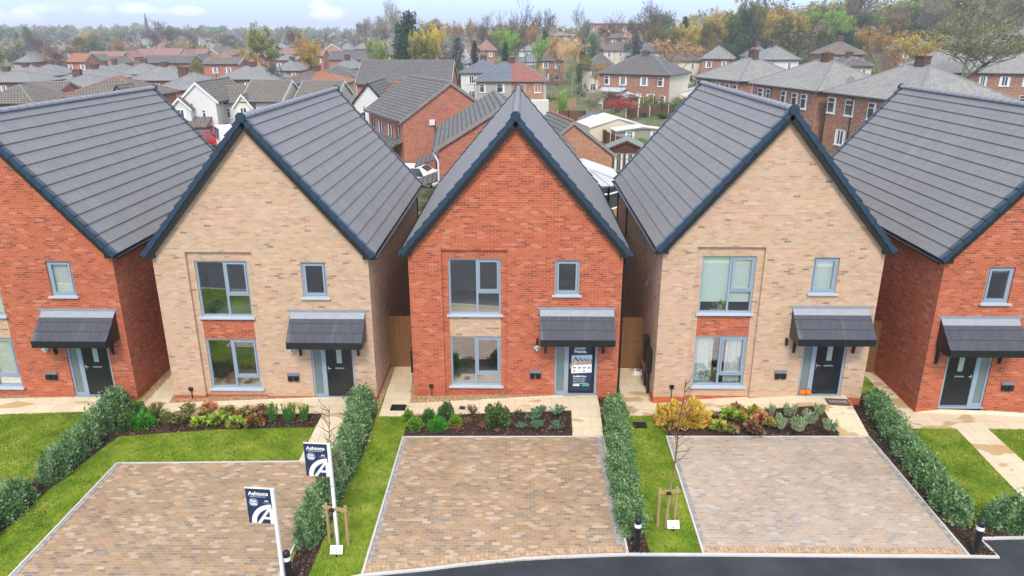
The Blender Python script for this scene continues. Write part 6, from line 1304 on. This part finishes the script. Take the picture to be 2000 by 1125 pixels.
WD = [(1352,50,112,44,'broad','t_yellow'),(1372,34,114,50,'dense','t_olive'),(1398,30,112,46,'broad','t_yellow'),(1416,12,112,56,'dense','t_green'),(1448,6,112,60,'dense','t_dark'),(1474,2,110,54,'broad','t_olive'),(1462,48,114,40,'sparse','t_yellow'),(1494,30,112,44,'broad','t_yellow'),(1514,14,110,44,'sparse','t_orange'),(1532,30,116,46,'broad','t_yellow'),(1556,26,118,44,'broad','t_bright'),(1576,12,116,52,'broad','t_olive'),(1606,22,118,54,'broad','t_bright'),
 (1596,48,118,46,'dense','t_olive'),(1634,44,112,42,'dense','t_dark'),(1652,56,100,34,'conifer','t_dark'),(1640,-26,96,96,'big','t_grey'),(1684,12,92,54,'dense','t_green'),(1668,30,104,46,'sparse','t_grey'),(1706,44,106,48,'broad','t_olive'),(1730,22,100,50,'sparse','t_rust'),(1752,34,104,46,'sparse','t_yellow'),(1775,10,98,56,'broad','t_olive'),(1802,2,92,56,'sparse','t_grey'),(1830,-6,88,60,'dense','t_olive'),(1862,-10,86,56,'sparse','t_olive'),(1892,-14,84,60,'broad','t_grey'),(1926,-16,80,60,'sparse','t_grey'),(1958,-12,76,56,'broad','t_grey'),(1988,-10,72,54,'sparse','t_olive'),(1910,30,92,56,'dense','t_green'),(1950,36,84,50,'broad','t_olive'),(1992,40,74,44,'dense','t_green'),(1850,34,92,54,'broad','t_olive'),(2014,-6,70,60,'broad','t_grey')]
for i, (px, yt, yb, w_, k_, lf) in enumerate(WD):
    look = dict(t_yellow='yellow autumn', t_olive='olive green', t_green='green', t_dark='dark evergreen', t_orange='orange tinted', t_bright='yellow green', t_grey='bare grey', t_rust='russet twiggy')[lf]
    same = sorted(q[0] for q in WD if q[5] == lf); n_ = same.index(px); TR.append((k_, lf, px, yt, yb, w_, 172+(i*37) % 34, f'{look} tree of the right hand woodland, {ORD[n_]} such from the left'))
TR += [('big','t_olive',1872,20,150,235,76,'big spreading bare tree with greenish twigs over the right roofs','greenbark'),('sparse','t_yellow',1748,72,148,104,96,'gold and russet thinly leaved tree in front of the right woodland'),('sparse','t_orange',1718,60,128,60,112,'smaller russet tree left of the gold and russet one')]
for t in TR: tree(*t)
# wooded ridges far off: one mass each
def woodmass(name, label, n, fx, fy, hmin, hmax, mats, q=240, size=1.6):
    for m_i, (leaf, share) in enumerate(mats):
        P_, S_ = [], []
        for i in range(int(n*share)):
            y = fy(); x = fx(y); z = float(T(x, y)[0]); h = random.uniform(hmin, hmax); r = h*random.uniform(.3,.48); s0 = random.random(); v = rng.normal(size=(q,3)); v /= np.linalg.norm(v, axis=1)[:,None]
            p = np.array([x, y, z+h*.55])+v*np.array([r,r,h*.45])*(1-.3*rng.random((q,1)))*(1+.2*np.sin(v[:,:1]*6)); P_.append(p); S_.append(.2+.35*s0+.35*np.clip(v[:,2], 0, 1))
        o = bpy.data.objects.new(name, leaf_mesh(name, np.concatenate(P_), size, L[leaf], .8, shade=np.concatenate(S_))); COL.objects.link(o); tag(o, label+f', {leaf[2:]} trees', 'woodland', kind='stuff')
azx = lambda a0, a1: (lambda y: CX+math.tan(random.uniform(a0, a1))*(y+CD))
woodmass('distant_wood', 'hazy far-off wooded hills across the left horizon', 520, azx(-.72,-.02), lambda: random.uniform(560,1700), 7, 13, (('t_green',.4),('t_grey',.35),('t_olive',.25)), 110, 3.2)
woodmass('woodland', 'dense woodland on the hill behind the right houses', 210, azx(.16,.62), lambda: random.uniform(196,300), 9, 15, (('t_olive',.45),('t_grey',.3),('t_green',.15),('t_yellow',.1)), 420, .8)
woodmass('distant_wood', 'trees beyond the left estate houses', 150, azx(-.66,-.08), lambda: random.uniform(255,520), 4, 8, (('t_grey',.4),('t_olive',.3),('t_rust',.15),('t_green',.15)), 160, 1.3)
woodmass('distant_wood', 'faint far trees behind the middle distance', 150, azx(-.06,.22), lambda: random.uniform(300,520), 7, 12, (('t_grey',.6),('t_olive',.4)), 160, 1.6)
woodmass('garden_shrubbery', 'garden shrubs between the houses', 150, azx(-.62,.55), lambda: random.uniform(66,190), 1.2, 3.2, (('t_green',.5),('t_olive',.5)), 110, .35)
woodmass('distant_wood', 'trees and hedgerows beyond the left edge', 170, azx(-1.2,-.62), lambda: random.uniform(55,500), 4, 10, (('t_green',.4),('t_olive',.35),('t_grey',.25)), 150, 1.)
# haze
HZ = MB().box(-3200, 3200, -130, 4400, -23, 60)
def hazemat():
    m = bpy.data.materials.new('pale_air'); m.use_nodes = True; t = m.node_tree; t.nodes.clear(); o = t.nodes.new('ShaderNodeOutputMaterial'); v = t.nodes.new('ShaderNodeVolumePrincipled')
    v.inputs['Color'].default_value = (.85,.92,1,1); v.inputs['Density'].default_value = HAZE; v.inputs['Anisotropy'].default_value = 0.; t.links.new(v.outputs[0], o.inputs['Volume']); return m
if HAZE: HZ.build('haze', hazemat(), None, kind='stuff')
# ------------------------------------------------------------------ sky, sun and exposure
w = bpy.data.worlds.new('World'); scene.world = w; w.use_nodes = True; nt = w.node_tree
SUN_EL, SUN_AZ = 48, 182                                         # sun behind the camera, to its right
bg = nt.nodes['Background']; sky = nt.nodes.new('ShaderNodeTexSky'); sky.sky_type = 'NISHITA'; sky.sun_disc = False
sky.sun_elevation = R(SUN_EL); sky.sun_rotation = R(SUN_AZ); sky.air_density = 1.0; sky.dust_density = 2.2; sky.ozone_density = 1.0
def nn(kind, **kw):
    x = nt.nodes.new(kind)
    for k, v in kw.items():
        if k in x.inputs.keys():
            if isinstance(v, bpy.types.NodeSocket): nt.links.new(v, x.inputs[k])
            else: x.inputs[k].default_value = v
        else: setattr(x, k, v)
    return x
def mth(op, a, b=0., c=None):
    x = nt.nodes.new('ShaderNodeMath'); x.operation = op
    for i, v in enumerate((a, b)):
        if isinstance(v, bpy.types.NodeSocket): nt.links.new(v, x.inputs[i])
        else: x.inputs[i].default_value = v
    return x.outputs[0]
def vm(op, a, b):
    x = nt.nodes.new('ShaderNodeVectorMath'); x.operation = op
    for i, v in enumerate((a, b)):
        if isinstance(v, bpy.types.NodeSocket): nt.links.new(v, x.inputs[i])
        else: x.inputs[i].default_value = v
    return x
def mixc(f, a, b):
    x = nt.nodes.new('ShaderNodeMix'); x.data_type = 'RGBA'
    for i, v in ((0, f), (6, a), (7, b)):
        if isinstance(v, bpy.types.NodeSocket): nt.links.new(v, x.inputs[i])
        else: x.inputs[i].default_value = v if i == 0 else (*v, 1)
    return x.outputs[2]
dirv = nn('ShaderNodeTexCoord').outputs['Generated']
# thin bright overcast veil over the blue, plus a few small low clouds
veil = nn('ShaderNodeTexNoise', Vector=dirv, Scale=1.6, Detail=4.).outputs['Fac']
rampn = nt.nodes.new('ShaderNodeValToRGB'); nt.links.new(veil, rampn.inputs[0]); rampn.color_ramp.elements[0].position = .3; rampn.color_ramp.elements[1].position = .8
rampn.color_ramp.elements[0].color = (SKYV0,)*3+(1,); rampn.color_ramp.elements[1].color = (SKYV1,)*3+(1,)
elev = nn('ShaderNodeSeparateXYZ', Vector=dirv).outputs[2]
hi = nt.nodes.new('ShaderNodeValToRGB'); nt.links.new(elev, hi.inputs[0]); hi.color_ramp.elements[0].position = .10; hi.color_ramp.elements[1].position = .35
hi.color_ramp.elements[0].color = (*[c/20 for c in SKYC], 1); hi.color_ramp.elements[1].color = (*[c/20 for c in SKYHI], 1)
scl = vm('MULTIPLY', hi.outputs[0], (20.,20.,20.)).outputs[0]
col = mixc(rampn.outputs[0], sky.outputs[0], scl)
nz = nn('ShaderNodeTexNoise', Vector=dirv, Scale=34., Detail=5., Roughness=.6).outputs['Fac']
for px, py, sx, sy, am in ((645,26,36,13,.62),(622,10,22,10,.5),(20,42,62,16,.6),(100,18,45,9,.35),(262,17,28,9,.5),(350,22,55,8,.45),(190,18,22,8,.25),(1960,8,80,16,.6),(1700,-30,120,25,.5),(900,-60,160,30,.6),(1300,-80,160,30,.6)):
    c = Vector(ray(px, py)).normalized(); rt_ = Vector((c.y, -c.x, 0)).normalized(); up = rt_.cross(c)
    d = vm('SUBTRACT', dirv, tuple(c)).outputs[0]
    a = mth('DIVIDE', vm('DOT_PRODUCT', d, tuple(rt_)).outputs['Value'], sx/FPX); b = mth('DIVIDE', vm('DOT_PRODUCT', d, tuple(up)).outputs['Value'], sy/FPX)
    q = mth('ADD', mth('MULTIPLY', a, a), mth('MULTIPLY', b, b)); f = mth('SUBTRACT', mth('ADD', 1.05, mth('MULTIPLY', mth('SUBTRACT', nz, .5), 4.2)), q)
    f = mth('MULTIPLY', mth('MINIMUM', mth('MAXIMUM', f, 0.), 1.), am)
    col = mixc(f, col, CLOUDC)
nt.links.new(col, bg.inputs['Color']); bg.inputs['Strength'].default_value = SKYS
sd = bpy.data.lights.new('sun', 'SUN'); sd.energy = SUNE; sd.angle = R(14); sd.color = (1,.91,.79)
so = bpy.data.objects.new('sun', sd); COL.objects.link(so)
az = R(SUN_AZ); el = R(SUN_EL)                                    # compass-style azimuth measured from +Y towards +X
dv = Vector((math.sin(az)*math.cos(el), math.cos(az)*math.cos(el), math.sin(el))); so.rotation_euler = dv.to_track_quat('Z', 'Y').to_euler()
scene.render.engine = 'CYCLES'; vs = scene.view_settings
vs.view_transform = 'Standard'; vs.look = 'None'; vs.gamma = 1; vs.exposure = EXPO
scene.cycles.max_bounces = 6; scene.cycles.transparent_max_bounces = 12; scene.cycles.volume_bounces = 0
